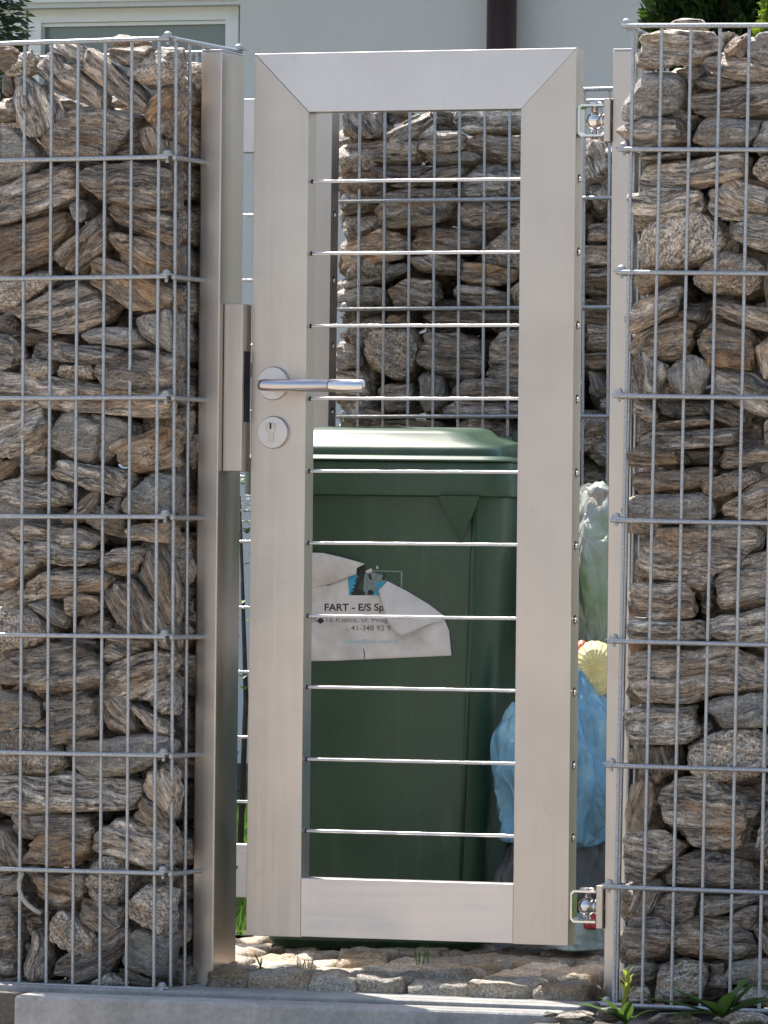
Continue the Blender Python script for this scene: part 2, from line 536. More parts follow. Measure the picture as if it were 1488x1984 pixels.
# outlines of the stones seen in the photograph: window scale and corner, then (kind, grain angle, set-back in cm, outline)
STONES_LEFT = [
 (3.72, 0, 60, """
o 0 0 -80,130 60,120 105,170 85,230 20,280 -80,260
r 0 .6 20,270 75,240 120,160 200,120 230,200 200,290 90,310 10,330
l 68 0 55,310 125,295 260,370 340,450 410,640 350,730 240,755 150,720 100,600 120,540
b 38 0 205,290 250,200 350,125 400,160 600,320 740,470 745,540 700,592 600,550 450,480
b 42 .3 590,200 620,130 700,180 800,270 960,390 1040,510 1000,580 930,585 800,480 600,290
l 20 2 385,115 620,100 640,190 590,300 480,220 400,170
b 10 .3 690,120 760,95 1000,95 1080,110 1040,230 900,260 800,230 720,180
r 0 4 760,60 840,25 960,40 1020,70 960,100 780,100
r 0 .8 1000,250 1080,110 1200,85 1310,100 1330,230 1260,360 1050,390 960,380 880,320
r 0 4 1320,200 1440,200 1450,400 1340,430 1270,370
o -40 .2 1005,580 1060,470 1080,410 1160,370 1300,420 1440,470 1430,560 1340,780 1290,800 1130,740 1020,660
b 80 1 1000,720 1130,720 1280,800 1400,800 1400,900 1250,960 1100,950 1010,860
b 8 .4 265,810 370,740 440,680 500,520 620,540 760,540 940,610 945,660 850,760 740,880 560,910 340,910 280,870
d 0 4 860,770 960,640 1020,720 1000,900 800,920 780,850
d 0 5 350,440 520,520 480,620 410,700 330,560
o 0 1 -60,480 90,465 125,540 95,650 0,640 -60,650
g 0 0 -100,690 40,690 170,760 265,860 230,960 120,1060 -40,1090 -100,1000
b 30 2 10,330 60,290 90,420 60,460 10,460
b -8 .2 -100,1120 20,1080 180,1050 380,960 500,960 545,1150 480,1230 350,1265 170,1330 -20,1400 -100,1400
b 8 0 465,1060 500,990 640,960 960,940 1200,1000 1360,1010 1420,1160 1300,1260 1180,1290 960,1280 820,1220 640,1200 550,1130
g 0 1.2 500,1230 550,1200 610,1270 600,1350 560,1380 480,1360 460,1310
"""),
 (3.72, 0, 400, """
o -18 .2 -100,160 180,90 400,40 450,60 490,170 400,270 340,370 200,430 20,480 -100,480
b -40 0 380,310 450,220 680,45 730,70 760,200 740,290 600,420 490,490 420,490 385,420
b 18 .3 715,0 770,-20 950,10 1150,50 1410,130 1420,180 1360,290 1300,300 1150,240 960,190 790,110
o 20 .2 770,190 820,175 960,215 1160,260 1350,340 1310,420 1190,500 1000,500 850,420 800,370
o 25 0 610,560 620,480 700,370 780,390 900,470 1130,570 1250,600 1340,660 1320,710 1200,760 1060,770 920,765 800,690 700,620
b -8 .2 65,770 110,700 300,620 480,550 600,560 720,640 800,720 760,800 600,880 440,910 280,895 150,880 90,840
r 0 1.5 0,540 150,480 230,455 330,460 370,540 250,620 130,680 60,760 -80,720 -80,560
d 5 1.5 -80,790 60,790 110,860 100,920 20,920 -80,900
d 5 2.5 100,860 250,890 400,920 350,950 180,960 110,940
g 3 .5 560,930 620,870 780,850 930,880 1030,990 900,1010 760,1000 600,990
g 35 0 960,820 1000,795 1260,745 1340,850 1390,1030 1340,1080 1200,1050 1100,1010 980,930
l 8 .2 140,1010 200,955 330,945 450,970 560,985 840,1030 830,1070 740,1130 560,1140 400,1100 250,1075 150,1075
r 0 .3 150,1110 240,1090 340,1110 330,1200 240,1245 190,1230 150,1180
r 0 .8 390,1220 430,1140 560,1150 660,1150 650,1240 560,1260 450,1245
l 20 .2 -80,920 20,920 60,990 125,1030 100,1130 60,1190 -80,1200
b 6 0 665,1150 740,1080 880,1040 960,1030 1230,1070 1320,1090 1340,1160 1335,1320 1200,1360 960,1340 760,1310 670,1260
b 6 .5 -80,1200 140,1195 400,1260 700,1270 1000,1340 1280,1390 1260,1450 1120,1520 950,1520 760,1480 560,1450 380,1400 150,1420 -80,1430
"""),
 (3.72, 0, 740, """
l -18 .1 -80,290 40,240 180,180 290,170 330,330 310,460 150,530 40,555 -80,500
g 0 0 310,430 360,300 420,220 530,205 690,310 670,450 640,540 590,590 540,580 430,540 350,510
g 10 2 640,220 760,230 940,310 930,380 780,440 720,600 640,560
o -12 .2 745,500 760,460 870,420 960,370 1120,330 1250,330 1320,420 1375,510 1350,560 1250,600 1100,640 930,665 860,620
d 0 4 1270,330 1400,300 1400,640 1290,640
l 12 0 310,670 340,600 400,545 520,590 650,590 750,620 880,640 910,680 900,780 860,820 780,815 640,780 480,740 340,700
d 0 2 90,580 150,540 300,480 330,560 300,640 180,650 100,610
b -30 .5 -80,570 0,560 85,590 30,690 -80,740
l 6 .1 -80,760 60,700 200,690 400,720 510,770 510,860 440,900 330,890 200,910 80,890 -80,850
b -40 1 390,1010 420,950 540,840 640,790 665,810 640,870 580,950 470,1010 410,1020
g 3 .2 820,910 900,840 980,710 1030,660 1140,640 1320,670 1340,800 1350,940 1200,960 1000,960 850,950
d 20 1.5 600,1000 640,900 720,850 860,840 890,1040 860,1130 760,1100 650,1050
b 4 .3 880,1100 890,1040 960,1010 1340,1020 1370,1100 1360,1170 1200,1165 1000,1140 900,1130
b 6 .3 0,1060 60,1030 130,1000 320,1030 520,1060 690,1120 680,1180 600,1200 400,1170 200,1160 60,1130
l 5 0 150,1180 330,1160 600,1200 660,1240 650,1300 560,1335 400,1310 200,1290 130,1260
b 12 1.2 -80,1060 10,1080 100,1160 160,1260 330,1290 250,1380 130,1430 40,1470 -80,1470
b -10 .5 750,1240 790,1190 960,1170 1040,1190 960,1370 880,1390 760,1360 690,1320 690,1290
r 0 2.5 1100,1180 1200,1170 1280,1230 1310,1310 1320,1440 1260,1460 1180,1330
"""),
 (3.72, 0, 1080, """
b 75 1 970,140 990,60 1010,-10 1090,-90 1190,50 1240,200 1230,380 1200,510 1150,515 1080,330 1020,220
b 55 0 715,290 740,220 900,155 950,150 1080,290 1130,480 1215,620 1200,670 1140,650 1000,560 900,490 800,480
b -6 .1 15,290 150,170 330,65 420,55 530,85 700,100 775,150 760,190 700,235 540,255 340,290 180,315 50,325
b 5 .6 440,290 520,265 640,270 740,330 740,350 560,400 480,420 450,350
g 35 1 150,340 250,310 350,320 440,370 470,450 430,520 330,490 220,400
r 0 .5 -80,360 40,350 150,380 230,430 300,500 310,590 200,640 60,680 -80,710
d 5 4 560,420 720,370 800,480 740,560 540,580 530,480
b 10 1.5 740,560 800,480 920,520 1050,590 1080,640 960,680 760,770 720,720
d 5 4 330,570 520,580 680,590 700,690 560,650 400,600
b -5 0 -80,780 30,730 200,650 400,605 520,640 640,690 720,750 750,810 720,950 620,970 500,930 350,980 280,985 200,940 130,900 0,870 -80,860
b -15 .2 740,790 900,720 1100,660 1185,680 1180,780 1120,900 1060,980 900,1020 780,1030 700,1020 660,990 730,920
l -35 .6 940,1010 1000,980 1100,930 1300,860 1350,950 1355,1010 1320,1070 1250,1120 1180,1120 1060,1060
g 5 .3 -80,980 0,960 180,980 270,1040 265,1170 210,1200 -80,1220
o 0 2.5 -80,880 40,890 20,980 -80,990
b -8 0 275,1050 350,990 480,940 560,930 620,980 680,1060 690,1200 640,1280 560,1310 430,1330 330,1360 310,1260 290,1130
b 45 1.2 680,1000 740,1040 870,1040 930,1120 940,1240 880,1290 780,1240 720,1130
l 30 .5 880,1080 930,1055 1060,1110 1180,1170 1260,1260 1200,1290 1060,1260 980,1200 920,1130
d 0 4 1180,690 1380,700 1380,870 1300,860 1160,900 1180,800
d 0 3.5 1240,280 1390,280 1390,490 1250,470
"""),
 (3.72, 0, 1420, """
r 0 .2 -80,10 80,-40 250,-30 310,20 440,160 450,240 330,300 200,305 90,290 0,260 -80,260
g -4 .1 415,110 470,60 720,30 1100,10 1320,40 1310,120 1200,150 1100,190 960,280 850,320 620,320 530,290 460,210
l 3 0 -80,310 140,310 460,290 520,330 720,330 900,345 985,375 990,450 960,530 880,570 700,580 500,585 320,565 140,570 -80,570
b 55 .6 1040,380 1060,270 1160,230 1260,240 1320,290 1380,420 1380,600 1320,600 1220,540 1100,480 1060,440
o 38 .4 930,580 990,460 1060,480 1130,540 1240,600 1300,670 1270,750 1200,700 1080,620
d 3 .8 -80,590 140,590 400,600 620,590 660,690 620,760 520,750 330,730 200,780 140,780 60,710 -80,680
b 9 0 620,840 650,740 720,660 790,600 900,610 1100,650 1200,720 1210,850 1180,960 1000,975 880,930 780,890 660,870
r 0 1.5 1190,770 1330,780 1365,870 1350,940 1220,980 1170,960
o 0 .2 150,880 180,800 240,760 330,750 500,770 630,775 560,860 520,950 480,965 330,960 150,950
b 50 .5 -80,700 0,740 120,860 130,960 60,1040 -80,1000
r 0 .4 580,1090 620,960 700,900 780,910 880,970 900,1050 860,1150 790,1235 730,1220 620,1180
b 20 .2 160,1040 230,1010 490,1010 580,1030 570,1140 480,1230 400,1260 330,1240 230,1150
g -30 1 -80,1050 50,1040 120,1010 130,1120 60,1170 -80,1160
d 0 2 -80,1190 60,1170 200,1150 210,1280 130,1320 -80,1290
"""),
 (3.72, 0, 1640, """
d 20 .5 525,430 560,360 700,400 800,430 880,440 870,530 800,590 700,620 600,590 530,520
r 15 0 870,480 910,370 1000,310 1140,300 1240,350 1340,470 1320,520 1240,580 1130,655 1060,620 960,580 900,550
r 40 0 300,620 340,500 390,450 460,500 540,560 620,640 660,710 610,800 540,830 480,810 400,760 330,700
b 3 .2 -80,460 40,450 80,560 80,740 75,920 -80,910
b 100 .3 135,900 150,760 190,600 240,570 290,650 300,850 280,940 200,970 140,950
d -22 .6 350,900 370,840 460,820 640,740 700,650 870,590 900,620 880,760 760,870 700,950 540,985 440,975 360,940
g 20 0 850,830 910,720 970,600 1060,670 1180,720 1290,660 1260,760 1180,860 1140,950 1080,960 980,930 870,890
o -20 2 1090,680 1300,590 1290,680 1200,760 1100,720
r 0 .5 630,1000 700,950 760,925 820,990 800,1010 700,1015
d 20 1.5 830,890 880,880 980,940 1100,960 1090,1020 900,1000
d 0 2 -80,930 80,930 150,980 100,1060 -80,1040
g 0 .5 -80,1090 50,1080 60,1170 -80,1190
g 0 .5 -80,1190 90,1180 95,1290 -80,1300
d 0 4 140,500 320,450 340,620 200,620
"""),
]
STONES_RIGHT = [
 (4.537, 1160, 20, """
b 5 0 300,400 330,280 380,200 520,180 760,190 960,180 1060,260 1080,340 960,400 860,440 640,490 400,520 320,500
l 0 4 520,130 640,90 840,80 920,120 860,160 560,160
l -40 2 1040,200 1200,170 1130,270 1100,330 1060,260
o -50 1 1110,370 1130,280 1200,190 1290,180 1310,300 1250,400
g 10 .2 1280,380 1310,230 1400,190 1600,190 1600,470 1400,460 1310,430
b 8 .2 930,440 960,400 1120,400 1280,430 1600,480 1600,650 1420,630 1200,600 1060,580 960,520
g 8 0 170,880 200,760 270,680 300,620 380,540 520,525 650,530 715,600 720,760 690,860 600,900 440,940 270,970 180,960
d 0 3.5 660,520 900,440 960,540 850,600 800,700 740,640
d 5 1 840,600 900,570 1060,590 1280,620 1300,660 1060,700 860,680
b -4 .1 735,800 800,720 1060,690 1300,650 1600,610 1600,900 1400,930 1250,950 1100,960 900,900 800,890
b 3 0 165,1030 300,990 560,945 660,980 740,1090 760,1150 640,1190 400,1200 250,1190 220,1100
d 0 3 560,910 700,860 760,880 900,920 820,1060 770,1080 680,960
g 0 .3 800,1150 880,980 930,930 1060,940 1300,960 1430,950 1400,1060 1310,1170 1100,1190 900,1190
g -30 .2 1340,1190 1400,1080 1450,980 1600,960 1600,1260 1380,1270
d 5 1.2 310,1270 520,1240 780,1210 780,1270 520,1320 380,1340
b -4 0 295,1440 360,1370 520,1330 790,1280 1270,1250 1290,1400 1250,1460 1050,1510 800,1560 560,1580 380,1610 310,1570 290,1500
r 0 .4 1330,1380 1400,1310 1600,1270 1600,1500 1440,1500 1350,1440
"""),
 (4.537, 1160, 350, """
l -3 .1 290,130 520,110 780,75 870,80 900,140 870,250 760,290 560,300 380,310 300,290
d 0 3.5 800,280 900,120 1000,40 1060,60 930,200 930,280
b 15 .1 930,230 990,90 1070,10 1200,-40 1300,0 1480,90 1480,180 1430,320 1380,330 1180,280 1090,350 1000,300
r -60 0 290,620 300,480 380,380 520,330 700,300 900,260 1000,320 1100,440 1130,560 1040,640 900,680 760,740 600,770 420,770 310,720
l 10 .3 1095,450 1130,350 1300,310 1600,330 1600,640 1420,600 1250,540 1110,510
r 0 .5 800,860 860,760 1050,640 1170,620 1300,700 1400,730 1420,850 1320,980 1190,1010 1050,990 900,970 810,930
o 0 .8 290,970 340,840 520,820 640,860 520,960 420,1000 350,1030
b -22 0 205,1210 300,1080 440,990 600,930 700,930 710,1010 690,1130 640,1200 520,1240 300,1340 240,1330
o -15 .2 190,1450 280,1370 520,1250 640,1210 780,1220 870,1250 850,1350 790,1450 760,1520 700,1560 600,1580 500,1540 300,1510 210,1500
d 0 2.5 690,1180 720,1050 900,1080 930,1170 900,1230 760,1210
b 10 .1 920,1060 960,1010 1060,1030 1300,1080 1600,1150 1600,1340 1420,1330 1300,1280 1060,1200 940,1120
o 8 .2 835,1380 930,1290 980,1200 1160,1280 1300,1310 1350,1400 1340,1560 1310,1660 1250,1650 1100,1590 960,1590 880,1500
b 85 .3 1440,1080 1480,640 1600,620 1600,1130 1460,1130
b 80 .6 1370,1470 1600,1340 1600,1700 1480,1740 1400,1650
"""),
 (4.537, 1160, 680, """
l 85 .1 275,230 290,110 340,20 480,70 600,120 560,250 520,380 420,400 310,370
g 70 .4 565,210 640,150 700,40 760,10 860,70 950,100 930,240 870,380 700,400 600,310
l 22 0 945,350 950,210 1010,110 1060,110 1300,180 1490,290 1600,320 1600,560 1440,570 1300,520 1100,440 960,400
d 15 1.2 900,480 1100,450 1280,560 1270,650 1140,650 1000,590
d 0 2 1290,600 1440,580 1430,700 1430,770 1330,780 1300,700
b -20 .2 1400,660 1500,570 1600,560 1600,850 1480,850 1430,720
b 10 .8 335,480 440,470 500,540 480,610 400,610 340,560
g 40 1 500,450 600,450 650,540 620,575 540,540
d 0 4 620,450 880,450 930,560 800,580 650,560
b -6 .3 270,690 520,620 760,570 960,570 1040,640 800,680 560,710 300,740
l -3 0 280,830 330,740 500,700 800,690 1240,665 1250,790 1000,840 800,860 500,880 360,870
o 2 .3 190,880 320,860 500,890 720,880 720,990 500,1010 260,1030 250,960 215,930
d 0 5 700,870 1050,840 1050,1010 720,1000
b -6 .3 1040,940 1060,850 1240,830 1440,800 1600,820 1600,950 1400,990 1250,1010 1080,1030
o -2 .2 260,1200 300,1060 500,1040 800,1010 1000,1010 1040,1070 900,1150 860,1210 700,1220 500,1220 330,1250
r -18 .1 870,1210 880,1150 1000,1100 1200,1040 1400,1060 1420,1120 1270,1180 1200,1230 1080,1290 950,1300
g 0 .5 1410,1030 1460,970 1600,960 1600,1110 1440,1080
g 0 .1 195,1340 260,1270 500,1250 870,1240 900,1300 1000,1330 1000,1440 860,1480 500,1480 260,1470
b -15 .1 1010,1440 1070,1340 1200,1280 1280,1200 1450,1140 1600,1180 1600,1400 1300,1460 1080,1470
"""),
 (4.537, 1160, 1010, """
b 2 .2 310,310 360,200 420,100 520,40 1000,10 1400,30 1390,250 1280,310 1110,360 1000,420 930,520 760,530 500,500 380,500 330,430
b -2 .4 740,400 1000,360 1010,530 930,610 880,605 760,550
b -7 0 1020,500 1100,380 1250,330 1380,300 1500,250 1600,240 1600,720 1250,780 1050,800 1015,650
b 0 .1 245,560 480,530 740,520 800,600 850,850 740,870 480,860 270,820 250,700
d 0 2.5 790,570 980,600 990,800 870,830
l 2 .2 245,870 480,870 880,870 960,1040 740,1040 480,1040 270,1030 245,940
l -7 .1 905,890 980,830 1250,790 1600,720 1600,1060 1250,1060 1050,1060 970,1030
b -4 0 235,1250 330,1150 500,1120 980,1110 1240,1140 1400,1200 1480,1280 1480,1450 1300,1480 1100,1500 900,1560 700,1590 480,1600 330,1590 250,1450
"""),
 (4.537, 1160, 1340, """
l -3 0 135,170 230,140 460,115 720,110 840,110 860,250 830,370 720,440 500,470 300,470 240,430 180,280
g -15 .2 910,120 1000,50 1240,10 1600,-20 1600,280 1440,310 1250,330 1060,340 970,250
g 0 1.2 860,300 960,250 990,330 940,385 870,360
r 5 .1 720,610 760,470 960,400 1040,350 1380,340 1460,460 1470,620 1380,740 1080,810 960,790 840,750 740,680
o 70 1.2 240,500 340,460 600,460 680,560 670,700 560,790 460,800 340,700 280,640
o 100 .3 200,1050 240,970 290,820 430,820 430,960 420,1090 340,1230 260,1270 205,1240
b 2 0 480,1050 510,850 560,800 680,765 960,790 1150,880 1250,940 1300,1040 1270,1150 1280,1270 1220,1390 1080,1390 900,1370 700,1300 560,1180 500,1130
b 2 .2 190,1400 220,1290 460,1230 600,1260 760,1350 640,1440 460,1560 400,1680 200,1660
l -60 .2 1320,1390 1360,1240 1470,1030 1600,980 1600,1450 1420,1460
d 0 2 1250,950 1430,980 1340,1170 1280,1180
d 0 2 1340,850 1600,700 1600,1000 1450,990
"""),
 (4.537, 1160, 1654, """
b 2 .1 570,180 600,60 760,0 900,-30 1060,0 1180,60 1310,80 1310,280 1180,300 900,290 600,270
l -65 .3 210,510 260,380 330,200 520,190 560,290 520,400 500,480 440,560 370,590
d 0 .8 470,560 530,400 660,360 840,370 850,560 760,600 660,620 560,580
l -10 .2 820,450 860,380 1180,360 1380,370 1380,410 1200,480 1040,550 920,570 830,530
b 3 0 570,730 700,650 900,580 1180,560 1250,700 1380,790 1410,870 1300,920 1100,960 1000,950 940,900 700,910 600,850
d 0 .3 175,760 230,640 270,580 420,600 560,600 620,680 590,790 480,880 400,910 200,920
d 0 2 1210,500 1400,440 1380,580 1340,680 1260,690 1210,590
b 50 .5 1340,640 1400,600 1600,580 1600,900 1460,880
g 0 .5 1410,430 1600,330 1600,620 1480,600
d -15 .5 190,1060 300,980 390,940 470,1000 460,1100 300,1150 190,1160
r -5 .1 480,1140 480,1000 640,940 740,930 930,950 960,1060 930,1180 850,1290 700,1320 480,1320 460,1200
b 0 .3 190,1200 250,1150 440,1150 470,1290 440,1330 260,1330
d 0 1.8 950,980 1080,960 1070,1120 1120,1180 1000,1200 940,1150
g 3 .2 1060,1070 1130,960 1290,940 1600,930 1600,1210 1460,1200 1300,1150 1080,1120
r 0 .4 1110,1290 1180,1190 1330,1160 1500,1200 1450,1340 1330,1350
"""),
]
STONES_BACK = [
 (2.48, 600, 200, """
b 60 0 140,40 310,30 345,130 320,165 150,155
l -30 0 335,160 400,110 480,60 570,30 580,80 500,150 380,200
d 0 3 330,30 470,40 380,100
d 0 3 600,30 700,40 690,120 600,120
l 0 0 690,60 740,30 1040,30 1060,130 840,140 750,150 700,110
b 2 0 160,210 190,180 480,175 520,230 500,290 340,290 190,270
b 3 .2 520,180 560,140 700,145 740,180 730,220 560,240 525,220
g 3 .2 525,250 560,225 790,235 820,255 760,290 560,290
b 5 0 745,180 790,140 1060,155 1060,280 900,280 830,240 770,220
b -10 .3 140,300 220,305 250,350 190,400 140,420
d 15 1 245,295 500,300 580,300 480,360 380,370 300,350
b -14 0 360,395 480,350 690,285 745,310 730,350 600,385 460,415
l 3 .1 735,400 760,320 800,280 940,295 1060,330 1060,440 900,450 750,455
d 0 .5 140,410 340,395 350,460 300,500 140,540
b -3 .1 300,500 360,420 700,405 690,470 640,550 580,570 420,600 330,580
b 0 .2 710,510 740,470 1060,470 1060,570 900,590 830,600 720,570
r -8 .3 140,570 240,540 310,530 325,570 250,620 140,645
o -8 .1 140,690 220,640 360,600 460,650 440,710 440,750 300,775 140,800
b 5 .1 455,680 490,595 560,575 830,610 840,670 800,700 600,720 470,710
r 0 .2 815,690 900,610 1000,570 1060,570 1060,770 950,810 860,800 810,750
b 5 .3 450,740 600,720 710,750 730,790 650,820 500,800
g -12 .2 140,850 270,800 440,770 470,790 400,830 240,880 150,890
o 3 .1 700,840 740,770 850,790 1000,800 980,850 880,885 760,880
l 60 .1 1320,190 1380,170 1430,300 1410,340 1360,375 1320,370
g 0 .5 1400,220 1480,200 1480,290 1410,270
b 60 1 1320,390 1400,380 1420,440 1390,530 1350,500
b 0 .1 1300,590 1380,560 1480,580 1480,670 1310,670
b 0 .2 1300,680 1480,680 1480,770 1310,780
b 0 .2 1300,790 1480,790 1480,860 1310,865
"""),
 (2.48, 600, 540, """
g 0 .1 120,60 190,40 340,40 350,125 230,150 130,150
b 10 .2 360,50 470,0 580,10 600,90 520,130 400,130
l 8 .2 670,70 710,20 840,45 960,70 940,120 840,125 690,95
b -50 .3 960,60 1060,-20 1060,110 980,110
b 2 .4 500,180 560,160 840,160 1000,170 1000,210 840,220 560,215
d 0 2 130,180 340,170 350,210 130,220
o 0 .6 360,170 470,160 460,215 370,215
r 30 0 245,330 260,240 470,240 515,320 490,420 440,490 410,500 370,470 260,400
b 8 0 490,380 530,250 740,250 800,290 815,380 800,460 760,480 640,460 510,410
b 3 .1 840,340 920,240 1060,240 1060,500 830,500 830,420
d 0 1 120,250 230,260 240,300 130,310
g 5 .3 120,320 240,315 240,420 130,430
b 0 .2 120,450 240,440 280,480 270,600 120,600
g 0 .2 315,540 350,500 470,500 490,560 450,640 360,640
g 85 .2 500,470 530,440 620,450 640,550 610,630 540,640 510,560
b 0 .3 660,530 720,480 1060,480 1060,570 680,570
l 2 .2 610,620 680,580 1060,590 1060,650 620,650
b 5 .3 130,640 270,610 350,640 350,690 130,700
d 0 .5 120,690 600,680 640,740 120,760
b 0 .2 680,700 740,670 900,690 950,740 900,790 700,770
b 0 .2 1310,220 1480,230 1480,340 1310,340
b 0 .3 1310,370 1480,365 1480,425 1320,430
g 60 .2 1320,440 1370,440 1410,520 1380,560 1320,550
b 0 .3 1370,580 1480,560 1480,640 1375,645
r 0 .3 1310,680 1420,690 1430,740 1310,760
b 0 .2 1330,860 1350,800 1480,760 1480,890 1380,900
b 0 .2 1300,930 1480,920 1480,1060 1310,1060
"""),
]

# ------------------------------------------------------------------ ground, street, house
GT = R(19)                                        # the fence line's turn
GF = Frame(800, 1000, 10.07, GT, tilt=-0.003)     # gate plane
SF = Frame(760, 1885, 9.995, GT)                  # paving frame, y = 0 at the front edge of the setts

def ground_mat(name, c0, c1, scale, bump=0.5, bd=0.01, rough=0.9):
    m = NT(name)
    v = m.coords(rand=False)
    n = m.noise(v, scale, 8, 0.65)
    f = m.noise(v, scale * 14, 4, 0.7)
    mx = m.n('ShaderNodeMath', operation='MULTIPLY_ADD'); m.l(f, mx.inputs[0]); mx.inputs[1].default_value = 0.5; m.l(n, mx.inputs[2])
    m.l(m.ramp(mx.outputs[0], [(0.5, c0), (0.95, c1)]), m.b.inputs['Base Color'])
    m.set(Roughness=rough)
    m.l(m.bump(mx.outputs[0], bump, bd), m.b.inputs['Normal'])
    return m.mat

M_STREET = ground_mat('street_surface', (0.25, 0.215, 0.175), (0.40, 0.345, 0.285), 4.0)
M_SOIL = ground_mat('dry_soil', (0.10, 0.085, 0.068), (0.24, 0.21, 0.175), 14.0, 0.8, 0.02)
M_LAWN = ground_mat('lawn_soil', (0.06, 0.085, 0.03), (0.11, 0.14, 0.05), 20.0, 0.8, 0.03)
M_CONC = ground_mat('kerb_concrete', (0.19, 0.183, 0.17), (0.42, 0.405, 0.38), 7.0, 0.6, 0.008)
M_SETT = stone_mat('granite_sett', (0.08, 0.064, 0.048), (0.21, 0.178, 0.138), (0.34, 0.30, 0.24), (0.27, 0.17, 0.07), 0.6, 0.35, 0.5)

def sheet(name, x0, x1, y0, y1, z, mat, rot=0.0, o=(0, 0)):
    me = bpy.data.meshes.new(name)
    me.from_pydata([(x0, y0, 0), (x1, y0, 0), (x1, y1, 0), (x0, y1, 0)], [], [(0, 1, 2, 3)])
    ob = link(name, me, mat, loc=(o[0], o[1], z), rot=(0, 0, rot))
    return tag(ob, kind='structure')

sheet('street', -600, 600, -600, 900, -0.22, M_STREET)
so_ = SF.o
bmg = bmesh.new()
def slab(x0, x1, y0, y1, z0, z1):
    prism(bmg, [(x0, z0), (x1, z0), (x1, z1), (x0, z1)], y0, y1)
slab(-15, -0.74, -0.20, 30, -0.24, -0.062)
slab(-0.74, 0.32, -0.16, 30, -0.24, -0.045)
slab(0.32, 15, -0.75, 30, -0.24, -0.055)
bmesh.ops.recalc_face_normals(bmg, faces=bmg.faces)
ob = link('soil_ground', bm_mesh('soil_ground', bmg), M_SOIL, loc=(so_.x, so_.y, 0), rot=(0, 0, -GT))
tag(ob, kind='structure')
sheet('lawn', -14.5, 14.5, 1.35, 29.5, -0.04, M_LAWN, -GT, (so_.x, so_.y))

# concrete kerb
kr = Frame(500, 1950, 9.83, R(16))
ka, kb = kr.on(26, 1940, 0), kr.on(1075, 1960, 0)
kerb = link('kerb', bm_mesh('kerb', box_bm(ka.x, kb.x, 0.0, 0.085, -0.24, 0.0, 0.008, 3)), M_CONC)
kr.apply(kerb); kerb.location.z = -0.040
tag(kerb, kind='structure')
# mortar bed between kerb and setts
mb = link('mortar_bed', bm_mesh('mortar_bed', box_bm(-0.80, 0.36, -0.115, 0.02, -0.2, -0.034, 0.004)), M_CONC)
SF.apply(mb); mb.location.z = 0
tag(mb, kind='structure')

# setts: each stone its own piece of the paving
pav = bpy.data.objects.new('paving', None)
col.objects.link(pav); SF.apply(pav); pav.location.z = 0
tag(pav, kind='structure')
def sett_mesh(w, d, h):
    bm = bmesh.new()
    bmesh.ops.create_cube(bm, size=1.0)
    bmesh.ops.subdivide_edges(bm, edges=bm.edges[:], cuts=7, use_grid_fill=True)
    V = np.array([v.co[:] for v in bm.verts]) * 2
    # rounded block
    k = 9
    nrm = (np.abs(V) ** k).sum(1) ** (1 / k)
    V = V / nrm[:, None] * np.array([w, d, h]) / 2
    s = rng.uniform(0, 40, 3)
    V = V + V / np.linalg.norm(V, axis=1)[:, None] * (0.009 * fbm(V * 26 + s, 3) + 0.0034 * fbm(V * 95 + s, 2))[:, None]
    for v, c in zip(bm.verts, V): v.co = c
    me = bm_mesh('sett', bm)
    me.materials.append(M_SETT)
    me.polygons.foreach_set('use_smooth', [True] * len(me.polygons))
    return me
bounds = [SF.on(px, 1895, 0).x for px in (393, 478, 597, 690, 783, 905, 1030, 1140)]
for a, b in zip(bounds[:-1], bounds[1:]):
    link('sett', sett_mesh(b - a + 0.002, 0.105, 0.085), None, pav, loc=((a + b) / 2, 0.052, -0.051 + random.uniform(-.003, .003)), rot=(random.uniform(-.04, .04), random.uniform(-.03, .03), random.uniform(-.03, .03)))
SETTS = [sett_mesh(random.uniform(.088, .108), random.uniform(.088, .1), .08) for _ in range(8)]
for j in range(1, 13):
    x = bounds[0] - random.uniform(0, .09) - (0.1 if j > 2 else -0.02)
    while x < bounds[-1] + (0.22 if j > 2 else -0.03):
        link('sett', random.choice(SETTS), None, pav, loc=(x, 0.052 + j * 0.1, -0.042 + random.uniform(-.007, .007)),
             rot=(random.uniform(-.05, .05), random.uniform(-.05, .05), random.uniform(-.08, .08) + random.choice((0, math.pi))))
        x += random.uniform(0.098, 0.112)

# house
HF = Frame(700, 1500, 18.0, GT, z=-0.04)
def house_mat(name, c, sc=6):
    m = NT(name)
    v = m.coords(rand=False)
    big = m.noise(v, 0.9, 4, 0.6)
    fine = m.noise(v, 160, 3, 0.6)
    st = m.noise(m.coords((6, 6, 0.5), rand=False), 1.0, 4, 0.6)
    cc = m.mix(m.maprange(big, 0.3, 0.7, 0, 1), tuple(x * 0.94 for x in c), c)
    cc = m.mix(m.maprange(st, 0.55, 0.8, 0, 0.25), cc, tuple(x * 0.75 for x in c))
    m.l(cc, m.b.inputs['Base Color'])
    m.set(Roughness=0.92)
    m.l(m.bump(fine, 0.5, 0.004), m.b.inputs['Normal'])
    return m.mat
M_REND = house_mat('pale_render', (0.70, 0.69, 0.665))
M_PLINTH = plain('dark_plinth', (0.09, 0.085, 0.085), 0.9, var=0.3, scale=30)
M_WHITE = plain('white_frame_paint', (0.86, 0.86, 0.86), 0.4, var=0.03, bump=0.03)
M_BROWN = plain('brown_pipe_paint', (0.045, 0.028, 0.026), 0.45, var=0.2, scale=12)
M_GLASS = NT('window_glass').set(Base_Color=(0.15, 0.175, 0.17, 1), Roughness=0.06, Metallic=0.0, Specular_IOR_Level=0.9).mat
M_ROOF = plain('roof_tile', (0.22, 0.09, 0.06), 0.8, var=0.3, scale=8)
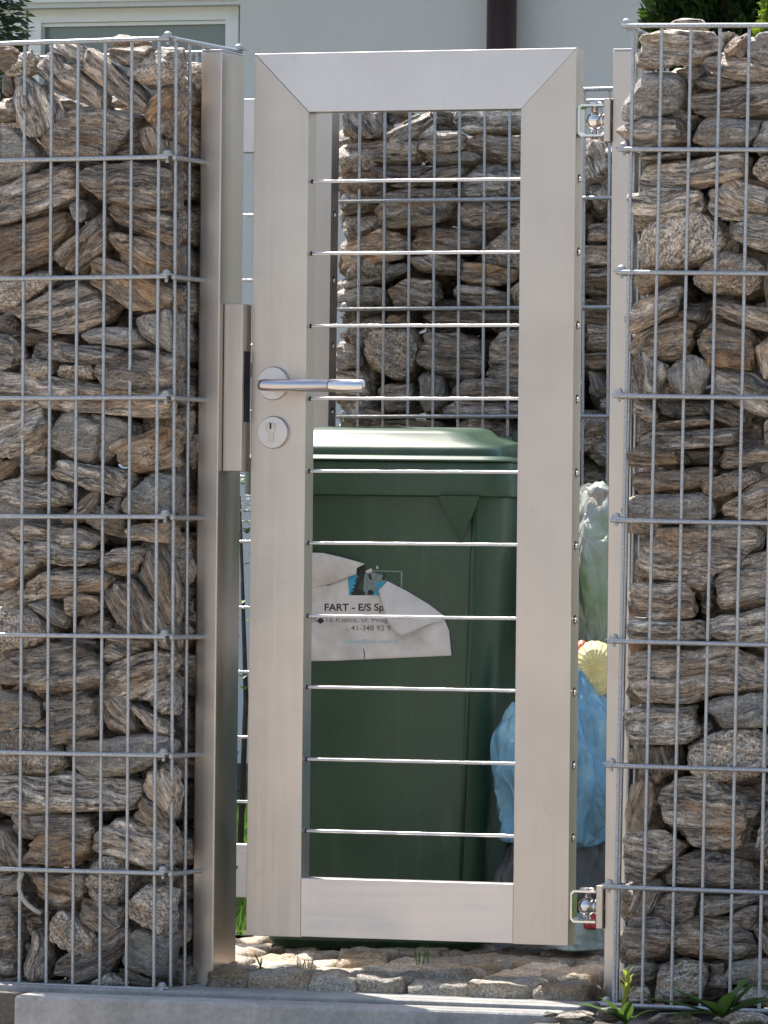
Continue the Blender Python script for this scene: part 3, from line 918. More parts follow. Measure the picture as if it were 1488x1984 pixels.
M_CURT = plain('curtain_cloth', (0.62, 0.62, 0.60), 0.9, var=0.08, scale=60)
house = empty('house', 'pale grey-green rendered house with brown downpipe behind the fence', 'house', HF)
wx = [HF.on(p, 40, 0).x for p in (-30, 52, 465)]
wz_top = HF.on(270, 12, 0).z
wzb = 0.95
H = 3.0
hx0, hx1 = -4.0, 5.5
bw = bmesh.new()
prism(bw, [(hx0, 0.02), (hx1, 0.02), (hx1, wzb), (hx0, wzb)], 0, 7.0)
prism(bw, [(hx0, wz_top), (hx1, wz_top), (hx1, H), (hx0, H)], 0, 7.0)
prism(bw, [(wx[2], wzb), (hx1, wzb), (hx1, wz_top), (wx[2], wz_top)], 0, 7.0)
prism(bw, [(hx0, wzb), (wx[0] - 0.6, wzb), (wx[0] - 0.6, wz_top), (hx0, wz_top)], 0, 7.0)
prism(bw, [(wx[0] - 0.6, wzb), (wx[2], wzb), (wx[2], wz_top), (wx[0] - 0.6, wz_top)], 0.35, 7.0)
bmesh.ops.recalc_face_normals(bw, faces=bw.faces)
link('wall', bm_mesh('wall', bw), M_REND, house)
box('plinth', M_PLINTH, house, hx0 - .02, hx1 + .02, -0.02, 0.1, 0.0, 0.085, 0.004)
rb = bmesh.new()
vsr = [rb.verts.new(c) for c in ((hx0 - .4, -.5, H - .1), (hx1 + .4, -.5, H - .1), (hx1 + .4, 3.5, H + 1.3), (hx0 - .4, 3.5, H + 1.3), (hx1 + .4, 7.5, H - .1), (hx0 - .4, 7.5, H - .1))]
rb.faces.new((vsr[0], vsr[1], vsr[2], vsr[3])); rb.faces.new((vsr[3], vsr[2], vsr[4], vsr[5]))
bmesh.ops.solidify(rb, geom=rb.faces[:], thickness=0.12)
bmesh.ops.recalc_face_normals(rb, faces=rb.faces)
link('roof', bm_mesh('roof', rb), M_ROOF, house)
# windows: wide one in view, the edge of its neighbour
def window(x0, x1, z0, z1):
    fw = 0.042
    f = bmesh.new()
    for (a, b, c, d) in ((x0, x1, z1 - fw, z1), (x0, x1, z0, z0 + fw), (x0, x0 + fw, z0 + fw, z1 - fw), (x1 - fw, x1, z0 + fw, z1 - fw)):
        prism(f, [(a, c), (b, c), (b, d), (a, d)], 0.06, 0.13)
    for (a, b, c, d) in ((x0 + fw, x1 - fw, z1 - fw - .012, z1 - fw - .001), (x0 + fw, x1 - fw, z0 + fw + .001, z0 + fw + .03)):
        prism(f, [(a, c), (b, c), (b, d), (a, d)], 0.075, 0.12)
    bmesh.ops.recalc_face_normals(f, faces=f.faces)
    fo = link('window', bm_mesh('window', f), M_WHITE, house)
    link('pane', bm_mesh('pane', box_bm(x0 + fw - .002, x1 - fw + .002, 0.095, 0.105, z0 + fw, z1 - fw)), M_GLASS, fo)
    cb = bmesh.new()
    n = 60
    vv = []
    for i in range(n + 1):
        x = x0 + fw + (x1 - x0 - 2 * fw) * i / n
        y = 0.2 + 0.018 * math.sin(i * 1.7) + .008 * math.sin(i * .6)
        vv.append((cb.verts.new((x, y, z0 + .05)), cb.verts.new((x, y, z1 - .05))))
    for i in range(n):
        cb.faces.new((vv[i][0], vv[i + 1][0], vv[i + 1][1], vv[i][1]))
    link('curtain', bm_mesh('curtain', cb), M_CURT, fo, True)
zt = HF.on(270, 14, .06).z
window(HF.on(55, 40, .06).x, HF.on(462, 40, .06).x, wzb + .02, zt)
window(HF.on(50, 40, .06).x - 0.55, HF.on(50, 40, .06).x, wzb + .02, zt)
box('lintel_trim', M_WHITE, house, wx[0] - .6, wx[2] - .004, -0.012, 0.09, zt + .012, zt + .05, 0.003)
# downpipe
px0, px1 = HF.on(944, 40, -.07).x, HF.on(1000, 40, -.07).x
dp = bmesh.new()
tube_bm([((px0 + px1) / 2, -.07, .05), ((px0 + px1) / 2, -.07, H - .2)], (px1 - px0) / 2, 20, dp)
link('downpipe', bm_mesh('downpipe', dp), M_BROWN, house, True)
for z in (0.8, 2.62):
    box('pipe_clamp', M_BROWN, house, px0 - .006, px1 + .006, -.125, .0, z, z + .03, .003)

# ------------------------------------------------------------------ gabion walls
def rod_mesh():
    me = bm_mesh('rod', lathe_bm([(0.96, 0), (1, 0.0004), (1, 0.9996), (0.96, 1)], 12, 'X'))
    me.materials.append(GALV)
    for p in me.polygons: p.use_smooth = len(p.vertices) == 4
    return me
ROD = rod_mesh()
def bolt_mesh():
    bm = lathe_bm([(0.0085, 0.0), (0.0085, 0.0015), (0.0066, 0.0017), (0.0066, 0.005), (0.0045, 0.0072), (0.0015, 0.0082)], 14, 'Z')
    prism(bm, [(-0.013, -0.0025), (0.013, -0.0025), (0.013, -0.0002), (-0.013, -0.0002)], -0.009, 0.009)
    tube_bm([(0, 0, -0.0026), (0, 0, -0.014)], 0.003, 8, bm)
    bmesh.ops.recalc_face_normals(bm, faces=bm.faces)
    me = bm_mesh('bolt', bm)
    me.materials.append(GALV)
    return me
BOLT = bolt_mesh()
def hrod(parent, x0, x1, y, z, r=0.004):
    return link('level_rod', ROD, None, parent, loc=(x0, y, z), scale=(x1 - x0, r, r))
def drod(parent, x, y0, y1, z, r=0.004):
    return link('level_rod', ROD, None, parent, loc=(x, y0, z), rot=(0, 0, math.pi / 2), scale=(y1 - y0, r, r))
def vrod(parent, x, y, z0, z1, r=0.003):
    return link('upright_rod', ROD, None, parent, loc=(x, y, z0), rot=(0, -math.pi / 2, 0), scale=(z1 - z0, r, r))
def stones_from(parent, fr, data, w0, xmax=None):
    for sc, ox, oy, txt in data:
        for ln in txt.strip().split('\n'):
            q = ln.split()
            pix = [(ox + float(a) / sc, oy + float(b) / sc) for a, b in (s.split(',') for s in q[3:])]
            place_stone(parent, fr, pix, q[0], float(q[1]), float(q[2]) / 100, w0, xmax)

# left gabion
LF = Frame(165, 1000, 10.09, R(23), tilt=-0.0077, z=-0.05)
gl = empty('gabion_wall', 'gabion wall of brown schist in wire mesh ending at the latch side post', 'gabion wall', LF)
zs = [LF.on(165, y, 0).z for y in (80, 308, 538, 771, 1001, 1232, 1461, 1688, 1912)]
xs = [LF.on(x, 1000, 0).x for x in (-114.5, -62.5, -10.5, 41.5, 93.5, 145, 197.5, 249, 302)]
xe = LF.on(325, 1000, 0).x
xr = LF.on(339, 1000, .02).x
GD = 0.268
for z in zs:
    hrod(gl, xs[0] - .02, xe, -0.004, z)
    drod(gl, xr + .004, 0.0, GD, z - .001)
    link('bolt', BOLT, None, gl, loc=(xe - .006, 0.002, z + .0045), rot=(0, 0, random.uniform(-.3, .3)))
    hrod(gl, xs[0] - .02, xr, GD + .004, z)
link('bolt', BOLT, None, gl, loc=(xr + .003, GD - .006, zs[0] + .004))
for x in xs:
    vrod(gl, x, 0.003, zs[-1], zs[0])
    vrod(gl, x, GD - .003, zs[-1], zs[0])
for k in range(5):
    vrod(gl, xr - .003, 0.02 + .055 * k, zs[-1], zs[0])
stones_from(gl, LF, STONES_LEFT, 0.008, xr)
fill_layer(gl, xs[0], xr - .10, zs[-1] + .03, zs[0] - .07, 0.155, .105, .068)
core(gl, xs[0], xr - .055, zs[-1] + .03, zs[0] - .10, 0.225, .10, .068)
def side_column(parent, x, ys, z0, z1):
    z = z0
    while z < z1:
        for y in ys:
            link('stone', random.choice(FILL), None, parent, loc=(x + random.uniform(-.008, .008), y + random.uniform(-.015, .015), z + random.uniform(-.01, .01)),
                 rot=(random.uniform(-.3, .3), random.uniform(-.2, .2), math.pi / 2 + random.uniform(-.25, .25)))
        z += .07
side_column(gl, xr - .055, (.16, .23), zs[-1] + .03, zs[0] - .05)

# right gabion
RF = Frame(1340, 1000, 9.75, R(15), tilt=0.008, z=-0.06)
gr = empty('gabion_wall', 'gabion wall of brown schist in wire mesh beside the hinge side post', 'gabion wall', RF)
zs = [RF.on(1340, y, 0).z for y in (50, 290, 529, 769, 1011, 1246, 1488, 1724, 1953)]
xs = [RF.on(x, 1010, 0).x for x in (1207.5, 1262.5, 1319, 1375, 1432, 1489, 1546, 1603)]
xe = RF.on(1184, 1010, 0).x
for z in zs:
    hrod(gr, xe, xs[-1] + .02, -0.004, z)
    drod(gr, xs[0] - .012, 0.0, GD, z - .001)
    link('bolt', BOLT, None, gr, loc=(xe + .008, 0.003, z + .0045), rot=(0, 0, random.uniform(-.3, .3)))
    hrod(gr, xs[0] - .012, xs[-1] + .02, GD + .004, z)
for x in xs:
    vrod(gr, x, 0.003, zs[-1], zs[0])
    vrod(gr, x, GD - .003, zs[-1], zs[0])
for k in range(1, 6):
    vrod(gr, xs[0] - .006, 0.003 + .05 * k, zs[-1], zs[0])
stones_from(gr, RF, STONES_RIGHT, 0.008)
side_column(gr, xs[0] + .038, (.14, .225), zs[-1] + .03, zs[0] - .08)
fill_layer(gr, xs[0] + .12, xs[-1], zs[-1] + .03, zs[0] - .07, 0.155, .105, .068)
core(gr, xs[0] + .07, xs[-1], zs[-1] + .03, zs[0] - .10, 0.225, .10, .068)

# gabion behind the bin
BF = Frame(800, 600, 11.27, GT, tilt=-0.006, z=-0.05)
gb = empty('gabion_wall', 'lower gabion wall of brown schist standing behind the green bin', 'gabion wall', BF)
zs = [BF.on(800, y, 0).z for y in (180, 388.5, 598, 807, 1016, 1225, 1434, 1643)]
xs = [BF.on(x, 500, 0).x for x in (694.5 + 48.4 * k for k in range(0, 14))]
xe = BF.on(656, 500, 0).x
for z in zs:
    hrod(gb, xe, xs[-1] + .02, -0.004, z)
    link('bolt', BOLT, None, gb, loc=(xe + .012, 0.002, z + .0045))
    hrod(gb, xe, xs[-1] + .02, GD + .004, z)
    drod(gb, xe + .004, 0.0, GD, z - .001)
for x in xs:
    vrod(gb, x, 0.003, -0.0, zs[0])
    vrod(gb, x, GD - .003, 0, zs[0])
stones_from(gb, BF, STONES_BACK, 0.008)
fill_layer(gb, xe + .07, xs[-1], 0.04, BF.on(800, 960, 0).z, 0.06, .112, .075)
fill_layer(gb, BF.on(1230, 500, 0).x, xs[-1], BF.on(800, 900, 0).z, zs[0] - .05, 0.06, .112, .075)
fill_layer(gb, BF.on(1040, 500, 0).x, BF.on(1110, 500, 0).x, BF.on(800, 900, 0).z, zs[0] - .05, 0.06, .10, .075)
fill_layer(gb, xe + .08, xs[-1], BF.on(800, 930, 0).z, zs[0] - .05, 0.14, .112, .078)
core(gb, xe + .05, xs[-1], .04, zs[0] - .09, 0.225, .10, .068)
side_column(gb, xe + .036, (.075, .17), .04, zs[0] - .05)
side_column(gb, xe + .012, (.115,), .06, zs[0] - .08)

# ------------------------------------------------------------------ gate
def corners(pts, y=0): return [GF.on(x, yy, y) for x, yy in pts]
tl, tr, bl, br = corners([(495, 105), (1120, 92), (475, 1812), (1098, 1833)])
gx0, gx1 = (tl.x + bl.x) / 2, (tr.x + br.x) / 2
gz1, gz0 = (tl.z + tr.z) / 2, (bl.z + br.z) / 2
itl, itr, ibl, ibr = corners([(600, 217), (1012, 210), (581, 1700), (992, 1714)])
ix0, ix1 = (itl.x + ibl.x) / 2, (itr.x + ibr.x) / 2
iz1, iz0 = (itl.z + itr.z) / 2, (ibl.z + ibr.z) / 2
print('GATE w', gx1 - gx0, 'h', gz1 - gz0, 'z0', gz0, 'stile', ix0 - gx0, gx1 - ix1, 'rails', gz1 - iz1, iz0 - gz0)
GDp = 0.042
gate = empty('steel_gate', 'brushed stainless steel gate with lever handle in front of the green bin', 'gate', GF)
def member(name, pts, mat, bev=0.0008):
    bm = bmesh.new()
    prism(bm, pts, 0, GDp)
    bmesh.ops.recalc_face_normals(bm, faces=bm.faces)
    bmesh.ops.bevel(bm, geom=bm.edges[:], offset=bev, segments=2, affect='EDGES', profile=0.5)
    return link(name, bm_mesh(name, bm), mat, gate)
g = 0.00008
stl = member('stile', [(gx0, gz0), (ix0, gz0), (ix0, iz1 - g), (gx0, gz1 - g)], STEEL_V)
strr = member('stile', [(ix1, gz0), (gx1, gz0), (gx1, gz1 - g), (ix1, iz1 - g)], STEEL_V)
member('top_rail', [(ix0 + g, iz1), (ix1 - g, iz1), (gx1 - g, gz1), (gx0 + g, gz1)], STEEL_H)
member('bottom_rail', [(ix0 + g, gz0 + .001), (ix1 - g, gz0 + .001), (ix1 - g, iz0), (ix0 + g, iz0)], STEEL_H)
# cables of twisted strands
def cable_mesh(length):
    bm = bmesh.new()
    n = int(length / 0.0026)
    for s in range(6):
        ph = s * math.pi / 3
        path = [(length * i / n, 0.0019 * math.cos(ph + 2 * math.pi * length * i / n / 0.027), 0.0019 * math.sin(ph + 2 * math.pi * length * i / n / 0.027)) for i in range(n + 1)]
        tube_bm(path, 0.00105, 5, bm, cap=False)
    tube_bm([(0, 0, 0), (length, 0, 0)], 0.0011, 6, bm)
    me = bm_mesh('cable', bm)
    me.materials.append(STEEL_BRIGHT)
    me.polygons.foreach_set('use_smooth', [True] * len(me.polygons))
    return me
CY = 0.021
CABLE = cable_mesh(ix1 - ix0 + .01)
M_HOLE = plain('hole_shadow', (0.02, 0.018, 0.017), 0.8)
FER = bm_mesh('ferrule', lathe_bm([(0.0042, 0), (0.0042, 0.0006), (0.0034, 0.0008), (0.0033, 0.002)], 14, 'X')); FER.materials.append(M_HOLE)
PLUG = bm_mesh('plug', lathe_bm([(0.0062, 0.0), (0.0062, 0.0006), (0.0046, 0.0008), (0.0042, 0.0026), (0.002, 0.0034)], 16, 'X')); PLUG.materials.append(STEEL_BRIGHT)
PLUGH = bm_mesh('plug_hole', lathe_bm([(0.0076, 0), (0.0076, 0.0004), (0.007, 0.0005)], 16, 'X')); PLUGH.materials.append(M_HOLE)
for ya, yb in ((353, 346), (492, 488), (632, 630), (773, 772), (914, 914), (1052, 1056), (1194, 1198), (1332, 1338), (1472, 1479), (1611, 1619)):
    z = (GF.on(612, ya, CY).z + GF.on(1005, yb, CY).z) / 2
    link('cable', CABLE, None, gate, loc=(ix0 - .005, CY, z), rot=(random.uniform(0, 6), 0, 0))
    link('ferrule', FER, None, gate, loc=(ix0 + .0001, CY, z))
    pl = link('plug', PLUG, None, gate, loc=(gx1 + .0006, CY, z - .002))
    link('plug_hole', PLUGH, None, gate, loc=(gx1 + .0002, CY, z))
# handle and lock
def disc(name, px, py, rpx, y_out, mat):
    c = GF.on(px, py, 0)
    r = rpx / 1.152 / 1000 * 1.03
    bm = lathe_bm([(r, 0.0), (r, -y_out * .6), (r * .95, -y_out), (r * .5, -y_out * 1.02), (0.0005, -y_out * 1.03)], 48, 'Y')
    o = link(name, bm_mesh(name, bm), mat, gate, loc=(c.x, 0, c.z))
    for p in o.data.polygons: p.use_smooth = False
    return o, c
ro, rc = disc('handle_rosette', 531, 743, 32, 0.008, STEEL_H)
lo, lc = disc('lock_rosette', 531, 838, 31, 0.008, STEEL_H)
kb_ = lathe_bm([(0.0088, 0), (0.0088, -0.0012), (0.0078, -0.0014), (0.0005, -0.0014)], 24, 'Y')
prism(kb_, [(-0.0052, -0.024), (0.0052, -0.024), (0.0052, -0.004), (-0.0052, -0.004)], -0.0013, 0)
bmesh.ops.recalc_face_normals(kb_, faces=kb_.faces)
kc = link('lock_cylinder', bm_mesh('lock_cylinder', kb_), STEEL_V, lo, loc=(-0.003, -0.0083, 0.008))
link('keyhole', bm_mesh('keyhole', box_bm(-0.0013, 0.0013, -0.0021, -0.0010, -0.004, 0.006)), M_HOLE, lo, loc=(-0.003, -0.0088, 0.010))
HY = -0.058
h0, h1, h2 = GF.on(503, 745, HY), GF.on(636, 748, HY), GF.on(706, 749, HY)
zc = (h0.z + h2.z) / 2
tube('handle', STEEL_H, gate, [(rc.x, -.007, zc), (rc.x, HY, zc)], 0.0085, 16)
hb = bmesh.new()
tube_bm([(h0.x - .002, HY, zc + .001), (h0.x, HY, zc + .001), (h0.x + .006, HY, zc + .001), (h1.x, HY, zc - .0005)], [0.005, 0.0085, 0.0100, 0.0100], 20, hb)
hl = link('lever', bm_mesh('lever', hb), STEEL_H, gate, True)
sb = bmesh.new()
tube_bm([(h1.x - .001, HY, zc), (h1.x + .004, HY, zc), (h2.x - .003, HY, zc - .001), (h2.x, HY, zc - .001)], [0.0085, 0.0112, 0.0112, 0.0095], 20, sb)
link('lever_sleeve', bm_mesh('lever_sleeve', sb), STEEL_BRIGHT, hl, True)
lb = GF.on(492, 716, .02)
box('latch_bolt', STEEL_BRIGHT, gate, gx0 - .012, gx0 - .0002, .012, .028, lb.z - .013, lb.z + .013, .001)

# posts
zpt = GF.on(405, 101, 0).z
pa, pb = GF.on(381, 1000, -.05).x, GF.on(421.5, 1000, -.05).x
M_CAP = STEEL_H
def post(name, label, x0, x1, y0, y1, ztop):
    p = empty(name, label, 'gate post', GF, group=None)
    box('shaft', STEEL_V, p, x0, x1, y0, y1, -0.06, ztop - .003, .0022, 3)
    box('cap', STEEL_H, p, x0 + .0008, x1 - .0008, y0 + .0008, y1 - .0008, ztop - .0028, ztop, .0008)
    return p
lp = post('gate_post', 'stainless steel gate post carrying the tall strike box, beside the mesh corner', pa, pb, -0.05, 0.06, zpt)
bz1, bz0 = GF.on(455, 588, -.03).z, GF.on(450, 913, -.03).z
sx1 = GF.on(470, 700, -.03).x
stb = box('strike_box', STEEL_V, lp, pb + .0005, sx1, -0.03, 0.012, bz0, bz1, .0016)
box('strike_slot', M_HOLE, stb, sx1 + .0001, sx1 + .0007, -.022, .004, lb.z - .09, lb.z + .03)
qa = GF.on(1174, 1000, 0).x
rp = post('gate_post', 'stainless steel gate post carrying the two hinges, against the mesh corner', qa, qa + .040, 0.012, 0.112, GF.on(1200, 93, 0).z)
# hinges
def hinge(px, py):
    c = GF.on(px, py, .03)
    hg = bpy.data.objects.new('hinge', None)
    col.objects.link(hg); hg.parent = gate
    hg.location = (0, 0, c.z)
    y = 0.021
    s = bmesh.new()
    xL, xR = gx1 + .0004, gx1 + .045
    w = 0.0035
    out = [(xR, .027), (xL + .006, .027), (xL, .021), (xL, -.021), (xL + .006, -.027), (xR, -.027)]
    inn = [(xR, .027 - w), (xL + .006 + w * .4, .027 - w), (xL + w, .021 - w * .4), (xL + w, -.021 + w * .4), (xL + .006 + w * .4, -.027 + w), (xR, -.027 + w)]
    for i in range(5):
        prism(s, [out[i], out[i + 1], inn[i + 1], inn[i]], y - .015, y + .015)
    bmesh.ops.remove_doubles(s, verts=s.verts, dist=1e-6)
    bmesh.ops.recalc_face_normals(s, faces=s.faces)
    link('strap', bm_mesh('strap', s), STEEL_BRIGHT, hg)
    b = bmesh.new()
    bmesh.ops.create_uvsphere(b, u_segments=20, v_segments=12, radius=.0155, matrix=Matrix.Translation((xL + .026, y, 0)))
    tube_bm([(xL + .026, y, 0), (qa, y, 0)], 0.0085, 14, b)
    tube_bm([(xL + .026, y, -.030), (xL + .026, y, .030)], 0.006, 14, b)
    tube_bm([(xL + .026, y, .0272), (xL + .026, y, .031)], 0.013, 14, b)
    tube_bm([(xL + .039, y, 0), (xL + .043, y, 0)], 0.0135, 6, b)
    link('ball_joint', bm_mesh('ball_joint', b), STEEL_BRIGHT, hg, True)
    box('plate', STEEL_V, hg, qa - .0115, qa - .0003, y - .018, y + .018, -.036, .036, .001)
    return hg
hinge(1150, 235)
hinge(1132, 1755)

# the second gate, same make, at the back of the bin yard
def copy_tree(o, parent):
    c = o.copy(); col.objects.link(c); c.parent = parent
    for ch in list(o.children): copy_tree(ch, c)
    return c
p = at_depth(640, 500, 11.16); p.z = 0
gate2 = copy_tree(gate, None)
gate2.location = p - Matrix.Rotation(-GT, 3, 'Z') @ Vector((gx1, 0, 0))
gate2.rotation_euler = (0, 0, -GT)
tag(gate2, 'second brushed steel gate at the back, mostly hidden behind gate and post', 'gate')
for ch in list(gate2.children):
    if ch.name.startswith(('handle', 'lever', 'lock', 'hinge')):
        for g2 in list(ch.children_recursive): bpy.data.objects.remove(g2)
        bpy.data.objects.remove(ch)


# ------------------------------------------------------------------ wheelie bin
def bin_plastic():
    m = NT('green_bin_plastic')
    v = m.coords(rand=False)
    n = m.noise(v, 7, 4, 0.6)
    st = m.noise(m.coords((40, 40, 2.5), rand=False), 1.0, 4, 0.65)
    sp = m.noise(v, 150, 2, 0.5)
    c = m.mix(m.maprange(n, 0.3, 0.7, 0, 1), (0.022, 0.058, 0.031), (0.036, 0.083, 0.045))
    c = m.mix(m.maprange(st, 0.55, 0.75, 0, 0.55), c, (0.060, 0.105, 0.070))
    sc = m.noise(m.coords((9, 9, 5), rand=False, rot=(0, .6, 0)), 1.0, 7, 0.75)
    c = m.mix(m.maprange(sc, 0.60, 0.70, 0, 0.35), c, (0.10, 0.13, 0.095))
    c = m.mix(m.maprange(sp, 0.70, 0.76, 0, 0.5), c, (0.14, 0.16, 0.13))
    m.l(c, m.b.inputs['Base Color'])
    m.l(m.maprange(n, 0.3, 0.7, 0.32, 0.48), m.b.inputs['Roughness'])
    m.l(m.bump(m.noise(v, 500, 2), 0.15, 0.0008), m.b.inputs['Normal'])
    return m.mat
M_BIN = bin_plastic()
M_RUB = plain('black_rubber', (0.02, 0.02, 0.02), 0.7)
WF = Frame(722, 1840, 10.56, R(7))
binr = empty('wheelie_bin', 'green plastic wheelie bin with a torn white sticker behind the gate', 'bin', WF)

def rrect(w, d, r, n=6):
    pts = []
    for (sx, sy, a0) in ((1, -1, -90), (1, 1, 0), (-1, 1, 90), (-1, -1, 180)):
        for k in range(n + 1):
            a = R(a0 + 90 * k / n)
            pts.append((sx * (w / 2 - r) + r * math.cos(a), sy * (d / 2 - r) + r * math.sin(a)))
    return pts
def loft(rings, cap=(True, True)):
    """rings: list of lists of 3-D points"""
    bm = bmesh.new()
    vr = [[bm.verts.new(p) for p in r] for r in rings]
    n = len(vr[0])
    for i in range(len(vr) - 1):
        for k in range(n):
            bm.faces.new((vr[i][k], vr[i][(k + 1) % n], vr[i + 1][(k + 1) % n], vr[i + 1][k]))
    if cap[0]: bm.faces.new(vr[0][::-1])
    if cap[1]: bm.faces.new(vr[-1])
    bmesh.ops.recalc_face_normals(bm, faces=bm.faces)
    return bm
def ring(w, d, r, z, yc, slope=0.0):
    return [(x, y + yc, z + slope * (y + d / 2)) for x, y in rrect(w, d, r)]
def smooth_sharp(o, ang=35):
    o.data.polygons.foreach_set('use_smooth', [True] * len(o.data.polygons))
    o.data.set_sharp_from_angle(angle=R(ang))
    return o
# front face runs from (y=0.00, z=0) to (y=-0.035, z=.83)
def yc(front, d): return front + d / 2
body = loft([ring(.36, .38, .04, 0.0, yc(.015, .38)), ring(.385, .40, .05, 0.015, yc(.002, .40)), ring(.395, .41, .055, .12, yc(-.004, .41)),
             ring(.425, .455, .055, .50, yc(-.02, .455)), ring(.452, .495, .055, .815, yc(-.034, .495)), ring(.452, .495, .055, .85, yc(-.034, .495))])
smooth_sharp(link('body', bm_mesh('body', body), M_BIN, binr))
colr = loft([ring(.455, .50, .05, .800, yc(-.038, .50)), ring(.476, .52, .05, .803, yc(-.049, .52)), ring(.480, .525, .05, .855, yc(-.052, .525)),
             ring(.478, .522, .05, .861, yc(-.050, .522)), ring(.440, .49, .04, .862, yc(-.034, .49))])
smooth_sharp(link('collar', bm_mesh('collar', colr), M_BIN, binr))
lid = loft([ring(.478, .543, .05, .8625, yc(-.059, .543)), ring(.480, .545, .05, .8655, yc(-.060, .545)), ring(.472, .537, .05, .8700, yc(-.055, .537)), ring(.462, .527, .05, .8722, yc(-.049, .527)),
            ring(.436, .50, .045, .8728, yc(-.034, .50)), ring(.430, .495, .045, .884, yc(-.031, .495), .012), ring(.418, .485, .045, .890, yc(-.025, .485), .03),
            ring(.345, .42, .045, .899, yc(.010, .42), .04), ring(.315, .40, .045, .912, yc(.018, .40), .04),
            ring(.285, .37, .045, .918, yc(.030, .37), .035), ring(.16, .24, .045, .922, yc(.09, .24), .02)])
smooth_sharp(link('lid', bm_mesh('lid', lid), M_BIN, binr), 40)
for sx in (-1, 1):
    gs = bmesh.new()
    a = sx * .150
    pts = [(-.057, .802), (-.030, .802), (-.024, .725)]
    lft = [gs.verts.new((a - .036 * (1 - 0), p[0], p[1])) if k < 2 else gs.verts.new((a, p[0], p[1])) for k, p in enumerate(pts)]
    v2 = [gs.verts.new((a + .036, -.066, .802)), gs.verts.new((a + .036, -.030, .802))]
    v0, v1 = gs.verts.new((a - .036, -.066, .802)), gs.verts.new((a - .036, -.030, .802))
    for q in lft: gs.verts.remove(q)
    t_ = gs.verts.new((a, -.0285, .715))
    gs.faces.new((v0, v2[0], t_)); gs.faces.new((v0, t_, v1)); gs.faces.new((v2[0], v2[1], t_)); gs.faces.new((v0, v1, v2[1], v2[0])); gs.faces.new((v1, t_, v2[1]))
    bmesh.ops.recalc_face_normals(gs, faces=gs.faces)
    link('gusset', bm_mesh('gusset', gs), M_BIN, binr)
# shallow upright ribs of the front
for x in (.165, -.165):
    rbm = tube_bm([(x * .93, .0005, .10), (x, -.018, .46), (x * 1.06, -.033, .80)], [.004, .0045, .005], 8)
    link('rib', bm_mesh('rib', rbm), M_BIN, binr, True)
# rear handle with lid hinges, axle, wheels
for sx in (-1, 1):
    hx = sx * .205
    lug = bmesh.new()
    prism(lug, [(hx - .016, .875), (hx + .016, .875), (hx + .016, .922), (hx + .008, .930), (hx - .008, .930), (hx - .016, .922)], .455, .50)
    bmesh.ops.recalc_face_normals(lug, faces=lug.faces)
    bmesh.ops.bevel(lug, geom=lug.edges[:], offset=.003, segments=2, affect='EDGES')
    link('hinge_lug', bm_mesh('hinge_lug', lug), M_BIN, binr)
tube('push_handle', M_BIN, binr, [(-.225, .45, .865), (-.225, .52, .90), (-.19, .535, .905), (.19, .535, .905), (.225, .52, .90), (.225, .45, .865)], .014, 12)
for sx in (-1, 1):
    wb = lathe_bm([(.02, -.03), (.09, -.028), (.1, -.02), (.1, .02), (.09, .028), (.02, .03)], 28, 'X')
    link('wheel', bm_mesh('wheel', wb), M_RUB, binr, True, loc=(sx * .222, .44, .1))
tube('axle', M_RUB, binr, [(-.24, .44, .1), (.24, .44, .1)], .01, 10)

# ---- sticker: a torn, peeling sheet on the bin front with its print
M_PAPER = plain('weathered_paper', (0.68, 0.665, 0.64), 0.75, var=0.16, scale=24, bump=0.3, bdist=0.006)
M_PBACK = plain('paper_back', (0.66, 0.645, 0.62), 0.8, var=0.10, scale=22, bump=0.2, bdist=0.004)
M_INK = plain('black_ink', (0.022, 0.022, 0.024), 0.6, bump=0)
M_GREY = plain('grey_ink', (0.16, 0.16, 0.165), 0.6, bump=0)
M_BLUE = plain('blue_ink', (0.05, 0.36, 0.55), 0.6, bump=0)
M_PALEB = plain('faded_blue_ink', (0.34, 0.58, 0.70), 0.6, bump=0)
stick = empty('sticker', 'torn white address sticker with curled corner stuck on the green bin', 'sticker', WF)
def face_y(z): return -.004 - .030 * (z - .12) / .695 - .0006
def spix(zx, zy):
    return 460 + zx / 2.976, 1000 + zy / 2.976
def on_bin(zx, zy, lift=0.0):
    px, py = spix(zx, zy)
    p = WF.on(px, py, -.02)
    for _ in range(3): p = WF.on(px, py, face_y(p.z))
    return Vector((p.x, face_y(p.z) - lift, p.z))
def sheet_part(name, poly, hfun, mat, cuts=4, parent=None, thick=0.0004):
    bm = bmesh.new()
    f = bm.faces.new([bm.verts.new((x, y, 0)) for x, y in poly])
    bmesh.ops.triangulate(bm, faces=[f])
    for _ in range(cuts):
        long_e = [e for e in bm.edges if e.calc_length() > 26]
        if not long_e: break
        bmesh.ops.subdivide_edges(bm, edges=long_e, cuts=1)
        bmesh.ops.triangulate(bm, faces=bm.faces[:])
    for v in bm.verts:
        x, y = v.co.x, v.co.y
        v.co = on_bin(x, y, hfun(x, y))
    bmesh.ops.recalc_face_normals(bm, faces=bm.faces)
    o = link(name, bm_mesh(name, bm), mat, parent or stick, True)
    if thick:
        md = o.modifiers.new('s', 'SOLIDIFY'); md.thickness = thick; md.offset = 0
    return o
def wav(x, y): return .0012 + .0010 * mnoise.noise((x / 160, y / 160, 3.1)) + .0006 * mnoise.noise((x / 50, y / 50, 1.1))
main = [(250, 235), (420, 345), (520, 400), (640, 350), (660, 455), (838, 455), (880, 560), (1060, 640), (1190, 585), (1222, 660), (1236, 804), (1060, 812), (740, 826), (560, 834), (440, 836), (250, 842)]
sheet_part('paper', main, lambda x, y: wav(x, y) + .004 * max(0, (x - 1000) / 240) ** 2, M_PAPER, 6)
